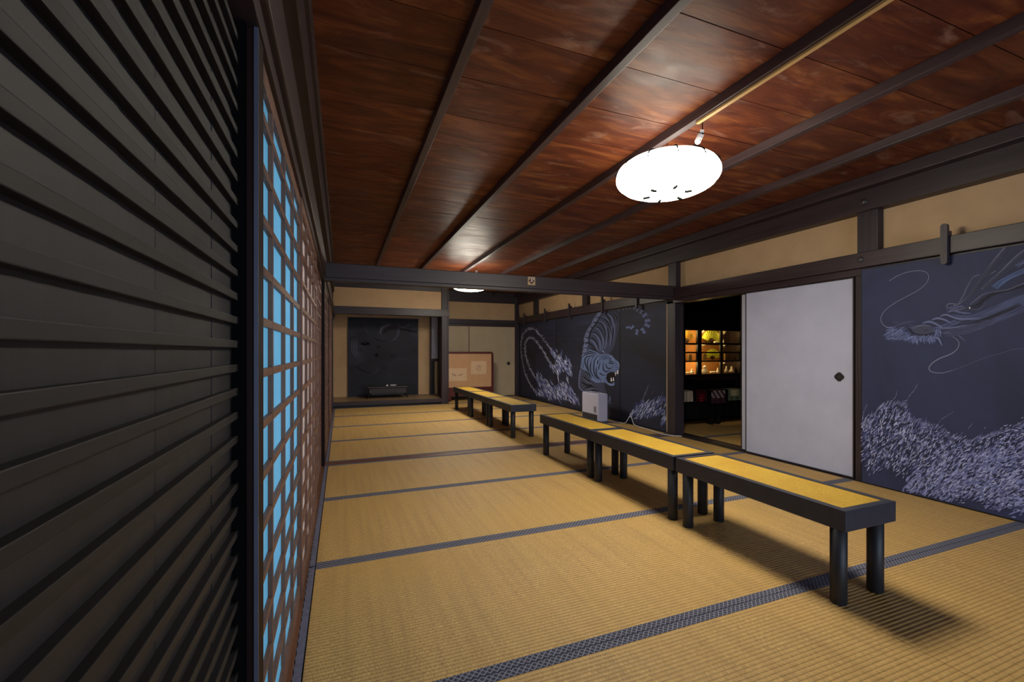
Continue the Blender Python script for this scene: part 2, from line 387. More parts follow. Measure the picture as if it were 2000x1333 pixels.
# left wall above the head rail
wl = struct(MB().box(-.30, -.20, YN, YA, PL-.02, HC).build('wall_left', M['plaster']))
MB().box(-.24, -.125, YN, YA, TB-.02, HC-.06, .004).build('top_beam', M['dark_y'], wl)
MB().box(-.30, -.146, YN, YA, KL, KL+.05, .002).build('door_head', M['dark_y'], wl)
MB().box(-.25, -.130, YN, YA, KL+.045, PL+.05, .005).build('lintel_band', M['dark_y'], wl)
MB().box(-.21, -.145, YN, YA, PL+.13, PL+.16, .003).build('picture_rail', M['dark_y'], wl)
MB().box(-.30, -.142, YN, YB, -.06, -.002, .003).build('sill', M['sill'], wl)
MB().box(-.26, -.142, 4.15, 4.27, -.02, KL+.01, .004).build('post', M['redpost'], wl)
MB().box(-.28, -.145, YB-.03, YB+.07, -.02, HC, .004).build('post', M['dark_z'], wl)
MB().box(-.28, -.165, YB+.05, YA, 0, HC).build('alcove_end', M['plaster'], wl)
# walls out of view that close the room
wf = struct(MB().box(-.5, 4.0, YN-.08, YN, 1.75, HC).build('wall_front', M['plaster']))
MB().box(-.5, 4.0, YN-.06, YN+.02, 1.66, 1.76, .004).build('door_head', M['dark_x'], wf)
for xx in (-.2, 3.7): MB().box(xx-.06, xx+.06, YN-.08, YN+.02, -.06, 1.7, .004).build('post', M['dark_z'], wf)

# smoked slatted door, next to the camera on the left
d1 = sempty('door_1', (-.2, .3, 0))
bd = MB(); js = [YN+.02, -1.4, -1.0, -.6, -.2, .05, .27, .505, .591, .811, .945]
for a, b in zip(js, js[1:]): bd.box(-.225, -.192+random.uniform(0, .001), a+.0009, b-.0009, .0, KL)
bd.build('board_panel', M['door_board'], d1)
sl = MB(); z = 1.0068-.0441*22
i = 0
while z < KL:
    if z > 0: sl.box(-.1925, -.181, YN+.02, .957-random.uniform(0, .004), z, z+.0135, .0012)
    z += .0441
sl.build('slats', M['door_slat'], d1)
MB().box(-.24, -.226, YN, .96, 0, KL).build('backing_board', M['lacquer'], d1)
# post between slatted door and windows
pp = struct(MB().box(-.30, -.150, .962, 1.024, -.05, KL+.005, .006).build('trim_3', M['redpost']))
MB().box(-.157, -.1495, .957, .962, -.05, KL).build('edge_strip', plain('satin_metal_edge', srgb(74, 76, 90), .4, .5), pp)  # added strip, its grey-blue colour standing in for the post's corner highlight
MB().box(-.30, -.170, .947, .962, -.05, KL).build('door_stop', M['soot'], pp)  # added black strip painting the dark gap between slatted door and post

# shoji windows
def shoji(n, y0, y1, ncol, xf, pitch, pane, lat='lattice', stile=.036, c0=None):
    """lattice screen: front face at xf, panes behind"""
    r = sempty('window_%d' % n, (xf-.02, (y0+y1)/2, 0))
    xb = xf-.012
    f = MB(); f.box(xb, xf, y0, y0+stile, .0, KL, .002); f.box(xb, xf, y1-stile, y1, .0, KL, .002)
    f.box(xb+.001, xf-.001, y0+stile, y1-stile, .0, .066); f.box(xb+.001, xf-.001, y0+stile, y1-stile, KL-.045, KL)
    f.build('frame', M[lat], r)
    l = MB(); ph = .1109; nrow = 14
    for i in range(1, nrow): l.box(xb+.001, xf-.001, y0+stile, y1-stile, .066+i*ph-.009, .066+i*ph+.009)
    c0 = c0 or y0+stile; cw = (y1-c0-stile)/ncol
    for i in range(1, ncol): yc = c0+i*cw; l.box(xb+.001, xf-.0005, yc-.008, yc+.008, .075, KL-.045)
    l.build('lattice', M[lat], r)
    MB().add([(xb-.001, y0+.01, .01), (xb-.001, y1-.01, .01), (xb-.001, y1-.01, KL-.01), (xb-.001, y0+.01, KL-.01)], [(0, 1, 2, 3)]).build('pane', M[pane], r)
    return r
shoji(1, .985, 1.97, 4, -.156, .113, 'pane', c0=.96)
shoji(2, 1.945, 3.07, 4, -.150, .113, 'shoji_paper')
shoji(3, 3.04, 4.15, 4, -.168, .113, 'shoji_paper')
shoji(4, 4.27, 5.3, 4, -.150, .113, 'shoji_paper')
shoji(5, 5.27, 6.3, 4, -.168, .113, 'shoji_paper')
shoji(6, 6.27, 7.28, 4, -.150, .113, 'shoji_paper')
shoji(7, 7.25, 8.24, 4, -.168, .113, 'shoji_paper')
# unseen boards added outside the further windows to block the sky
struct(MB().box(-.44, -.40, 2.6, YA, -.1, HC).build('wall_outer', M['door_board']))
struct(MB().box(-.44, -.2, 2.56, 2.6, -.1, HC).build('trim_4', M['door_board']))
struct(MB().box(-.44, -.30, YN, 1.0, -.1, HC).build('trim_5', M['door_board']))

# ---------------------------------------------------------------- white paper doors in the right wall
def fusuma(n, x, y0, y1, z1, mat, handles, edge='dark_z', axis='x'):
    r = sempty('door_%d' % n, (x, (y0+y1)/2, 0) if axis == 'x' else ((y0+y1)/2, x, 0))
    def bx(a, b, c, d, e, f, bev=0):
        m_ = MB()
        if axis == 'x': m_.box(a, b, c, d, e, f, bev)
        else: m_.box(c, d, a, b, e, f, bev)
        return m_
    e = .011
    bx(x+.003, x+.020, y0+e, y1-e, .003+e, z1-e).build('paper_face', mat, r)
    fr = MB()
    for q in (bx(x, x+.023, y0, y0+e, .003, z1, .0015), bx(x, x+.023, y1-e, y1, .003, z1, .0015), bx(x, x+.023, y0+e, y1-e, .003, .003+e), bx(x, x+.023, y0+e, y1-e, z1-e, z1)): fr.add(q.v, q.f)
    fr.build('frame', M[edge], r)
    for (hy, hz, sz) in handles:
        # square-ish turned plate with cut corners, raised ring and sunken cup
        pts = []
        for k in range(4):
            a = PI/2*k
            for dd in (-.22, .22): pts.append((math.cos(a+dd)*sz, math.sin(a+dd)*sz))
        P = (lambda u, v, o: (x-o, hy+u, hz+v)) if axis == 'x' else (lambda u, v, o: (hy+u, x-o, hz+v))
        h = MB(); h.poly([P(u, v, .001) for u, v in pts], None, (.004, 0, 0) if axis == 'x' else (0, .004, 0))
        ho = h.build('door_pull', M['iron'], r)
        m_ = MB(); n_ = 20
        for (r0, o0), (r1, o1) in (((sz*.62, .001), (sz*.60, .005)), ((sz*.60, .005), (sz*.48, .005)), ((sz*.48, .005), (sz*.42, .0015))):
            vs_ = [P(r0*math.cos(2*PI*k/n_), r0*math.sin(2*PI*k/n_), o0) for k in range(n_)]+[P(r1*math.cos(2*PI*k/n_), r1*math.sin(2*PI*k/n_), o1) for k in range(n_)]
            m_.add(vs_, [(k, (k+1) % n_, n_+(k+1) % n_, n_+k) for k in range(n_)], None, True)
        m_.build('pull_ring', M['lacquer'], ho)
    return r
fusuma(2, 3.735, 2.215, 3.205, KM, M['paper_door'], [(2.325, .795, .038)])
fusuma(3, 3.775, 2.29, 3.29, KM, M['paper_door'], [(3.19, .80, .038)])
fusuma(4, YA-.03, 1.935, 2.585, 1.56, M['paper_door_tan'], [], 'frame_red', 'y')
fusuma(5, YA-.045, 2.575, 3.66, 1.56, M['paper_door_tan'], [(3.50, .73, .04)], 'frame_red', 'y')

# ---------------------------------------------------------------- painted sliding panels (murals)
FP = 853.0; CT = math.cos(YAW); ST = math.sin(YAW)
def onwall(px, py, X):
    """point of the photo on the side wall plane x = X (design units)"""
    r = (px-1000)/FP; Y = (X*CT-r*X*ST)/(ST+r*CT); D = X*ST+Y*CT
    return (X, Y, 1.0-(py-687)/FP*D)
def onback(px, py, Y):
    r = (px-1000)/FP; X = (Y*ST+r*Y*CT)/(CT-r*ST); D = X*ST+Y*CT
    return (X, Y, 1.0-(py-687)/FP*D)
class Art:
    """brush strokes as thin paint on a board; plane: function (px,py,lift)->point"""
    def __init__(s, plane, key, rng=None): s.rng = rng; s.plane = plane; s.key = key; s.mbs = {}; s.n = 0
    def mb(s, p):
        k = s.key(p); return s.mbs.setdefault(k, MB()) if k is not None else None
    def lift(s): s.n += 1; return .0012+.0000004*s.n
    def fill(s, pts, c):
        L = s.lift(); P = [s.plane(x, y, L) for x, y in pts]; cx = sum(p[0] for p in P)/len(P), sum(p[1] for p in P)/len(P), sum(p[2] for p in P)/len(P)
        m_ = s.mb(cx)
        if m_: m_.poly(P, c)
    def stroke(s, pts, wd, c, taper=True, curve=True):
        if curve and len(pts) > 2: pts = smooth(pts)
        L = s.lift(); n = len(pts); prev = None
        for i in range(n):
            a = pts[max(i-1, 0)]; b = pts[min(i+1, n-1)]; dx, dy = b[0]-a[0], b[1]-a[1]; q = math.hypot(dx, dy) or 1
            f = i/(n-1); w_ = wd*.5*(max(.12, math.sin(PI*min(max(f, .04), .96))**.6) if taper else 1)
            x, y = pts[i]; cur = ((x-dy/q*w_, y+dx/q*w_), (x+dy/q*w_, y-dx/q*w_))
            if prev:
                P = [s.plane(*prev[0], L), s.plane(*prev[1], L), s.plane(*cur[1], L), s.plane(*cur[0], L)]
                m_ = s.mb(tuple((P[0][k]+P[2][k])/2 for k in range(3)))
                if m_:
                    rg = s.rng.get(s.key(tuple((P[0][k]+P[2][k])/2 for k in range(3)))) if s.rng else None
                    if rg: P = [(p[0], min(max(p[1], rg[0]), rg[1]), p[2]) for p in P]
                    m_.add(P, [(0, 1, 2, 3)], c)
            prev = cur
def smooth(pts, k=5):
    out = []; n = len(pts)
    for i in range(n-1):
        p0, p1, p2, p3 = pts[max(i-1, 0)], pts[i], pts[i+1], pts[min(i+2, n-1)]
        for j in range(k):
            t_ = j/k
            out.append(tuple(.5*(2*p1[d]+(p2[d]-p0[d])*t_+(2*p0[d]-5*p1[d]+4*p2[d]-p3[d])*t_*t_+(3*p1[d]-p0[d]-3*p2[d]+p3[d])*t_**3) for d in (0, 1)))
    out.append(pts[-1]); return out
def inside(x, y, poly):
    r = False; j = len(poly)-1
    for i in range(len(poly)):
        a, b = poly[i], poly[j]
        if (a[1] > y) != (b[1] > y) and x < (b[0]-a[0])*(y-a[1])/(b[1]-a[1])+a[0]: r = not r
        j = i
    return r
def shade(c, k): return tuple(min(1, x*k) for x in c[:3])+(1,)
def grass(art, poly, n, ang, ln, wd, cols, jit=.18, angf=None, rag=1.5):
    xs = [p[0] for p in poly]; ys = [p[1] for p in poly]; c = 0
    while c < n:
        x = random.uniform(min(xs), max(xs)); y = random.uniform(min(ys), max(ys))
        if not inside(x+random.gauss(0, rag), y+random.gauss(0, rag*1.6), poly): continue
        c += 1; a = (angf(x, y) if angf else ang)+random.gauss(0, jit); l = ln*random.uniform(.5, 1.3)
        dx, dy = math.cos(a)*l/2, -math.sin(a)*l/2; b = random.uniform(-.12, .12)*l
        art.stroke([(x-dx, y-dy), (x+b*.6, y+b*.4), (x+dx, y+dy)], wd*random.uniform(.6, 1.3), random.choice(cols), True, False)

XP = 3.735   # painted tiger panels
tig_edges = [(8.285, 9.165, 'tail'), (7.315, 8.28, 'plume'), (5.305, 7.31, 'body'), (4.33, 5.30, 'right')]
tlabels = {'tail': 'black sliding panel painted with the bend of a white plume, in the far corner', 'plume': 'black sliding panel painted with slanting white grass plumes, left of the tiger panel',
           'body': 'wide dark panel painted with a roaring striped tiger behind the heater', 'right': 'dark panel painted with a curled tiger tail and blue grass beside the open doorway'}
def key_t(p):
    for a, b, k_ in tig_edges:
        if a <= p[1] <= b: return k_
    return None
AT = Art(lambda x, y, L: onwall(x, y, XP-L), key_t, {k: (a, b) for a, b, k in tig_edges})
Z1 = lambda L: [(1120+x/6.6625, 580+y/6.6625) for x, y in L]
Z2 = lambda L: [(1000+x/6.6667, 620+y/6.6667) for x, y in L]
Z5 = lambda L: [(1200+x/6.6667, 680+y/6.6667) for x, y in L]
cB = srgb(62, 68, 96); cH = srgb(98, 116, 160); cD = srgb(22, 24, 38); cL = srgb(136, 152, 200); cW = srgb(235, 235, 240); cLeg = srgb(64, 69, 92)
AT.fill(Z1([(330, 215), (420, 192), (545, 195), (585, 300), (565, 420), (548, 540), (520, 650), (468, 745), (330, 735), (210, 700), (110, 800), (118, 700), (140, 590), (165, 500), (205, 430), (245, 360), (275, 270)]), cB)
for pts in ([(560, 230), (590, 330), (575, 430), (550, 540), (520, 650), (470, 725)], [(500, 200), (550, 300), (545, 420), (525, 520), (500, 620)]): AT.stroke(Z1(pts), 1.6, srgb(72, 74, 98))
for i in range(9):   # bright flank plates left of the spine
    P = [(332, 235), (292, 305), (266, 372), (224, 432), (192, 500), (166, 572), (156, 640), (146, 705), (132, 765)][i]
    s_ = [36, 32, 30, 33, 35, 34, 36, 34, 30][i]
    AT.fill(Z1([(P[0]-s_, P[1]+s_*.7), (P[0]-s_*.4, P[1]-s_), (P[0]+s_, P[1]-s_*.9), (P[0]+s_*.6, P[1]+s_*.5)]), srgb(104, 114, 152))
# rib bands light
for pts in ([(370, 260), (440, 300), (480, 400), (490, 520), (470, 640)], [(320, 310), (400, 360), (430, 470), (430, 590), (400, 690)], [(270, 400), (340, 430), (380, 520), (385, 620), (370, 700)], [(240, 480), (300, 500), (340, 570), (350, 660), (345, 710)], [(215, 560), (260, 590), (300, 650), (325, 715)], [(420, 215), (490, 260), (520, 350), (530, 470), (510, 590)]):
    AT.stroke(Z1(pts), 4.2, srgb(92, 102, 140))
AT.stroke(Z1([(370, 215), (330, 290), (290, 355), (240, 425), (212, 490), (198, 560), (205, 640)]), 3.2, cD)
for pts in ([(345, 265), (420, 300), (470, 380), (500, 500)], [(300, 340), (365, 350), (410, 440), (425, 540)], [(262, 390), (330, 405), (380, 480), (410, 580)], [(222, 460), (290, 470), (350, 540), (375, 640)], [(208, 530), (255, 545), (300, 600), (335, 690)], [(205, 600), (245, 630), (285, 690), (330, 725)], [(210, 650), (260, 690), (310, 725)],
            [(300, 290), (280, 265)], [(265, 345), (300, 330)], [(222, 405), (265, 395)], [(190, 465), (230, 462)], [(165, 540), (205, 540)], [(155, 620), (200, 600), (240, 640)], [(400, 200), (460, 280), (490, 380)], [(450, 195), (520, 260), (540, 350)], [(500, 195), (560, 260), (575, 330)], [(440, 400), (455, 500), (440, 600)], [(520, 400), (515, 500), (495, 600)]):
    AT.stroke(Z1(pts), 2.7, cD)
AT.fill(Z1([(90, 930), (160, 955), (240, 1085), (400, 1105), (410, 1190), (430, 1260), (475, 1340), (500, 1400), (330, 1400), (325, 1262), (140, 1245), (70, 1180), (72, 1050)]), cLeg)
AT.stroke(Z1([(95, 950), (76, 1050), (78, 1180), (142, 1240)]), 2.6, srgb(98, 106, 146), False)
for q in ([(340, 245), (300, 300), (268, 370), (226, 430), (190, 500), (172, 570)],): AT.stroke(Z1([(x-34, y-6) for x, y in q]), 1.3, srgb(120, 130, 172), False)
for pts in ([(130, 1030), (170, 1080), (230, 1110)], [(100, 1100), (170, 1150), (240, 1150)], [(150, 1190), (230, 1170), (300, 1200)], [(210, 1240), (280, 1215), (320, 1230)]): AT.stroke(Z1(pts), 3.5, cD)
for pts in ([(130, 1060), (190, 1110), (240, 1130)], [(150, 1220), (250, 1190), (310, 1215)]): AT.stroke(Z1(pts), 1.6, srgb(104, 110, 142))
AT.fill(Z1([(205, 690), (280, 705), (345, 745), (440, 742), (500, 760), (540, 810), (590, 850), (598, 930), (572, 985), (480, 975), (432, 1015), (425, 1070), (450, 1120), (500, 1130), (530, 1105), (538, 1140), (520, 1162), (470, 1158), (400, 1112), (300, 1118), (230, 1085), (165, 970), (90, 925), (110, 800), (140, 740)]), cH)
AT.fill(Z1([(340, 760), (430, 750), (520, 800), (560, 850), (480, 900), (430, 960), (400, 1060), (330, 1070), (300, 960), (310, 840)]), srgb(104, 124, 170))
for pts in ([(130, 750), (210, 715), (300, 740)], [(115, 790), (200, 740), (290, 760)], [(140, 820), (190, 770), (270, 775)], [(170, 760), (150, 850), (190, 960), (240, 1060)], [(215, 760), (180, 860), (200, 960)], [(260, 770), (225, 860), (225, 980), (280, 1060)], [(330, 760), (275, 830), (265, 960), (300, 1050), (370, 1090)], [(105, 850), (120, 920)], [(140, 830), (125, 930)], [(150, 960), (190, 1000), (230, 1060)],
            [(350, 850), (330, 940), (360, 1010), (420, 1020)], [(395, 850), (385, 930), (420, 975), (470, 960)], [(430, 870), (430, 915), (470, 935), (520, 915)], [(300, 900), (300, 1020), (350, 1070)], [(380, 770), (360, 820)], [(430, 760), (400, 820)], [(470, 755), (445, 810)], [(505, 780), (470, 830), (520, 850)], [(450, 850), (490, 870), (530, 860)], [(540, 860), (570, 870)], [(560, 920), (590, 925)]):
    AT.stroke(Z1(pts), 2.2, cD)
AT.fill(Z1([(300, 820), (325, 820), (318, 870), (298, 885)]), cD)
for pts in ([(150, 730), (230, 690)], [(120, 810), (160, 770), (250, 752)], [(330, 780), (300, 850), (290, 930)], [(345, 930), (335, 970), (360, 990)], [(370, 790), (350, 840)], [(455, 765), (510, 800), (530, 830)], [(440, 840), (480, 820)], [(465, 890), (510, 900)], [(560, 850), (590, 880), (592, 930)], [(200, 780), (165, 860)], [(245, 800), (210, 880)], [(440, 1110), (480, 1150), (530, 1140)], [(240, 1060), (300, 1110), (380, 1105)], [(365, 715), (385, 708), (410, 735)], [(480, 920), (540, 935)]):
    AT.stroke(Z1(pts), 1.6, cL)
grass(AT, Z1([(230, 1040), (300, 1060), (400, 1080), (380, 1120), (280, 1120)]), 40, 2.2, 5, .7, [cL, cH, srgb(66, 84, 140)])
AT.fill(Z1([(445, 995), (520, 985), (545, 1010), (540, 1060), (530, 1105), (500, 1125), (450, 1118), (428, 1065)]), srgb(20, 19, 26))
for q in ([(540, 985), (560, 985), (545, 1035)], [(572, 960), (588, 960), (580, 1010), (565, 1005)], [(485, 1105), (487, 1050), (498, 1060), (502, 1100)], [(512, 1098), (516, 1048), (526, 1055), (528, 1095)]): AT.fill(Z1(q), cW)
AT.stroke(Z1([(470, 1290), (480, 1330), (465, 1370)]), 1.2, cL)
# tail, ringed
for i, (x, y, a) in enumerate([(595, 180, 0), (650, 163, 0), (690, 155, 0), (735, 150, 0), (785, 152, .2), (830, 170, .4), (880, 195, .7), (925, 238, 1.0), (962, 308, 1.4), (960, 370, 2.0), (910, 440, 2.6), (828, 460, 3.3), (765, 400, 4.0), (710, 400, 4.6)]):
    s_ = [15, 16, 16, 18, 21, 26, 31, 35, 37, 38, 41, 37, 32, 28][i]; ca, sa = math.cos(a), math.sin(a)
    pts = [(-.55, -.9), (.2, -1.05), (.75, -.7), (.35, 0), (.8, .8), (.1, 1), (-.6, .7), (-.25, 0)]
    AT.fill(Z1([(x+(u*ca-v*sa)*s_, y+(u*sa+v*ca)*s_) for u, v in pts]), srgb(104, 118, 168) if i > 6 else srgb(98, 106, 140))
    AT.stroke(Z1([(x-ca*s_*.3, y-sa*s_*.3-s_*.4), (x+ca*s_*.2, y+sa*s_*.2+s_*.5)]), 1.6, cL if i > 3 else srgb(120, 128, 160))
# white plumes on the left panels
gc = [srgb(168, 178, 222), srgb(120, 132, 190), srgb(214, 220, 244), srgb(84, 96, 152), srgb(66, 80, 138), srgb(36, 40, 60)]
outer = [(300, 162), (240, 150), (185, 172), (140, 240), (120, 330), (118, 450), (132, 560), (162, 700), (200, 810), (255, 900), (300, 965), (360, 1010)]
inner = [(310, 310), (262, 275), (222, 272), (185, 310), (168, 400), (180, 500), (212, 620), (255, 710), (305, 790), (360, 840)]
up1 = [(305, 165), (370, 240), (430, 310), (480, 380), (540, 470), (600, 570), (640, 640)]
up2 = [(310, 305), (370, 390), (430, 480), (480, 575), (540, 650), (605, 740)]
for L, wd in ((outer, 1.3), (inner, 1.3), (up1, 1.5), (up2, 1.8)):
    AT.stroke(Z2(L), wd, srgb(150, 156, 180), False)
    P = smooth(L, 8)
    for k in range(len(P)*3):
        i = random.randrange(len(P)-1); x, y = P[i]; dx, dy = P[i+1][0]-x, P[i+1][1]-y; a = math.atan2(dy, dx)+random.uniform(-.8, .8); l = random.uniform(18, 42)
        if L is outer and 300 < y < 700 and random.random() < .7: l *= .4
        sg = 1 if L in (up1, up2) else -1
        if L in (outer, inner) and y > 650: sg = 1
        AT.stroke(Z2([(x, y), (x+sg*math.cos(a)*l*.5, y+sg*math.sin(a)*l*.5), (x+sg*math.cos(a)*l, y+sg*math.sin(a)*l-3)]), random.uniform(.7, 1.15), random.choice([srgb(124, 128, 152), srgb(86, 90, 114), srgb(160, 166, 192)]), True, False)
for poly, n in (([(490, 400), (590, 500), (660, 560), (745, 590), (775, 745), (735, 740), (690, 690), (640, 680), (610, 740), (540, 700), (470, 600), (560, 640), (560, 540)], 330),
                ([(310, 760), (400, 790), (460, 850), (520, 910), (600, 900), (640, 870), (720, 870), (800, 960), (860, 1110), (790, 1100), (700, 1050), (620, 1050), (480, 1050), (390, 1020), (300, 1000), (330, 960), (420, 960), (330, 860)], 720)):
    grass(AT, Z2(poly), n, -1.08, 9.5, 1.0, gc, .16)
for x, y in ((580, 450), (640, 490), (710, 530), (745, 570), (770, 740), (600, 810), (640, 840), (720, 820), (505, 880), (870, 1100), (800, 1090), (620, 1060), (565, 1040), (690, 1060), (340, 740), (390, 780)):
    grass(AT, Z2([(x-12, y-40), (x+12, y-40), (x+12, y+40), (x-12, y+40)]), 6, -1.25, 13, .8, gc, .1)
for poly, n in (([(190, 900), (280, 740), (350, 690), (400, 690), (430, 710), (560, 640), (668, 600), (668, 830), (590, 880), (490, 900), (400, 890), (300, 920)], 420), ([(635, 850), (668, 830), (668, 960), (620, 1010), (605, 980), (640, 900)], 60)):
    grass(AT, Z5(poly), n, 1.02, 9, .95, gc+[srgb(80, 96, 160)], .14)
for L in ([(400, 620), (420, 550), (445, 480)], [(350, 700), (390, 620), (400, 570)], [(480, 610), (510, 555)], [(610, 640), (630, 570)]): AT.stroke(Z5(L), .8, srgb(130, 138, 170))
# soft cloud strokes above
for k in range(26):
    x = random.uniform(1052, 1130); y = random.uniform(640, 672); AT.stroke([(x, y), (x+9, y-1.5), (x+20, y-1)], random.uniform(1, 2.5), srgb(*[random.choice([(40, 42, 54), (44, 46, 60), (37, 38, 49)])][0]), True, False)
def panel_thing(a, b, x, z1, m_, label, art, key_, group, cat='painted panel'):
    r = thing('painted_panel', label, cat, (x, (a+b)/2, 0), group)
    MB().box(x, x+.018, a+.006, b-.006, .008, z1-.004).build('board', M[m_], r)
    f = MB()
    for q in ((a, a+.006, .003, z1), (b-.006, b, .003, z1)): f.box(x-.002, x+.02, q[0], q[1], q[2], q[3], .0008)
    f.box(x-.002, x+.02, a+.006, b-.006, .003, .008); f.box(x-.002, x+.02, a+.006, b-.006, z1-.004, z1)
    f.build('edge_frame', M['lacquer'], r)
    if art and key_ in art.mbs: art.mbs[key_].build('brushwork', M['paint'], r, fix=False)
for a, b, k_ in tig_edges: panel_thing(a, b, XP, KM2, 'mural_tiger', tlabels[k_], AT, k_, 'tiger mural panels')
MB().box(3.728, 3.80, 4.31, 4.328, 0, KM).build('pale_strip', M['cream'], wr)

# dragon mural
XD = 3.70
drg = [(1.02, 2.145, 'a'), (-.12, 1.01, 'b')]
def key_d(p):
    for a, b, k_ in drg:
        if a <= p[1] <= b and .02 < p[2] < KM+.04: return k_
    return None
AD = Art(lambda x, y, L: onwall(x, y, XD-L), key_d, {k: (a, b) for a, b, k in drg})
D3 = lambda L: [(1680+x/4.76, 460+y/4.76) for x, y in L]
D4 = lambda L: [(1680+x/4.166, 720+y/4.166) for x, y in L]
wh = srgb(118, 120, 146)
AD.stroke(D3([(270, 425), (350, 375), (450, 340), (550, 328), (615, 345), (638, 390), (610, 450), (540, 510), (430, 570), (320, 630), (230, 700), (192, 770), (205, 820), (240, 850), (300, 860), (330, 850)]), 1.3, wh, False)
AD.stroke(D3([(820, 935), (880, 955), (918, 1000), (900, 1060), (840, 1105), (740, 1145), (670, 1190), (640, 1235), (665, 1270), (760, 1280), (860, 1255), (960, 1220)]), 2.0, srgb(124, 126, 150))
AD.stroke(D3([(860, 1255), (960, 1220), (1080, 1170), (1200, 1125), (1320, 1095), (1420, 1062), (1523, 1055), (1650, 1080)]), .8, srgb(96, 98, 120), False)
def bundle(L, n, spread, wd, cols, taper=True):
    for k in range(n):
        o = random.gauss(0, spread); o2 = random.gauss(0, spread); i0 = random.randrange(0, max(1, len(L)-2))
        m_ = len(L)-1; pts = [(x+o*(1-i/m_)+o2*i/m_, y+(o*(1-i/m_)+o2*i/m_)*.6+random.uniform(-3, 3)) for i, (x, y) in enumerate(L)]
        AD.stroke(D3(pts), wd*random.uniform(.5, 1.2), random.choice(cols), taper)
dc = [srgb(68, 75, 108), srgb(80, 88, 124), srgb(96, 104, 144)]; dk = [srgb(40, 42, 58), srgb(36, 37, 50)]
# mane streaming right
bundle([(800, 900), (950, 880), (1100, 830), (1250, 770), (1400, 700), (1600, 600)], 26, 26, 3.0, dc[:2])
bundle([(900, 760), (1050, 770), (1200, 720), (1350, 650), (1600, 540)], 22, 22, 3.0, dc[:2])
bundle([(820, 870), (980, 850), (1120, 800), (1280, 740), (1500, 650)], 10, 12, 2.2, dk)
bundle([(950, 700), (1080, 660), (1150, 600), (1250, 540), (1400, 500), (1600, 440)], 8, 12, 2.0, dk)
bundle([(760, 905), (900, 925), (980, 990)], 8, 12, 1.2, dc)
# head ridge: snout to brow
bundle([(480, 870), (560, 860), (680, 880), (760, 860), (900, 800), (1000, 740)], 14, 14, 5, dc[:2])
for L, wd, c in (([(580, 820), (640, 805), (700, 825), (765, 860)], 4.6, 2), ([(665, 790), (720, 772), (790, 790), (840, 820)], 4.2, 2), ([(745, 755), (800, 740), (870, 765), (950, 782), (1100, 772)], 4.4, 2), ([(810, 718), (870, 705), (940, 722), (1030, 730)], 4.0, 1), ([(700, 860), (800, 868), (950, 850), (1080, 825)], 3.4, 1)):
    AD.stroke(D3(L), wd, dc[c]); AD.stroke(D3([(x, y-7) for x, y in L]), 1.4, srgb(112, 120, 160)); AD.stroke(D3([(x, y+14) for x, y in L]), 1.8, dk[0])
# snout
AD.fill(D3([(480, 880), (500, 845), (560, 832), (640, 840), (685, 880), (670, 905), (600, 920), (520, 915)]), srgb(68, 72, 94))
AD.stroke(D3([(470, 870), (490, 905), (560, 925), (640, 920), (690, 900)]), 2.2, dk[1]); AD.stroke(D3([(490, 870), (530, 845), (600, 835), (660, 850)]), 1.5, srgb(108, 114, 142))
AD.stroke(D3([(590, 885), (635, 880)]), 3, dk[1]); AD.stroke(D3([(450, 860), (470, 890), (500, 920)]), 3, dk[1])
# beard and whisker fur
for k in range(330):
    a = random.uniform(0, 1); x = 300+a*440+random.uniform(-20, 20); y = 870+60*math.sin(a*PI)**.8*(1 if a < .9 else .6)+random.uniform(-25, 35)
    ang = 3.5+1.1*a+random.uniform(-.3, .3); l = random.uniform(25, 60)
    if 470 < x < 700 and y < 925: y = 930+random.uniform(0, 35)
    AD.stroke(D3([(x, y), (x+math.cos(ang)*l*.6, y-math.sin(ang)*l*.5), (x+math.cos(ang+.3)*l, y-math.sin(ang+.3)*l)]), random.uniform(.8, 2.2), random.choice(dc+[srgb(100, 112, 158), srgb(120, 132, 180)]), True, False)
for k in range(170):
    x = random.uniform(270, 520); y = random.uniform(850, 960); l = random.uniform(35, 80); ang = math.radians(random.uniform(188, 235))
    if 440 < x and y < 925: continue
    AD.stroke(D3([(x, y), (x+math.cos(ang)*l*.5, y-math.sin(ang)*l*.3), (x+math.cos(ang)*l, y-math.sin(ang)*l*.7)]), random.uniform(1, 2.4), random.choice(dc+[srgb(110, 122, 170)]), True, False)
for k in range(60):
    x = random.uniform(760, 1150); y = random.uniform(900, 960)-(x-760)*.3; AD.stroke(D3([(x, y), (x+60, y-4), (x+130, y-22)]), random.uniform(1, 2.6), random.choice([srgb(58, 62, 90), srgb(66, 70, 100)]), True, False)
AD.stroke(D3([(690, 945), (730, 965), (760, 1025)]), 3.2, srgb(112, 122, 164)); AD.stroke(D3([(300, 860), (400, 815), (500, 800)]), 4, dc[0])
for k in range(40):
    x = random.uniform(300, 500); y = random.uniform(805, 850); AD.stroke(D3([(x, y), (x+30, y-12)]), 1.2, dc[0], True, False)
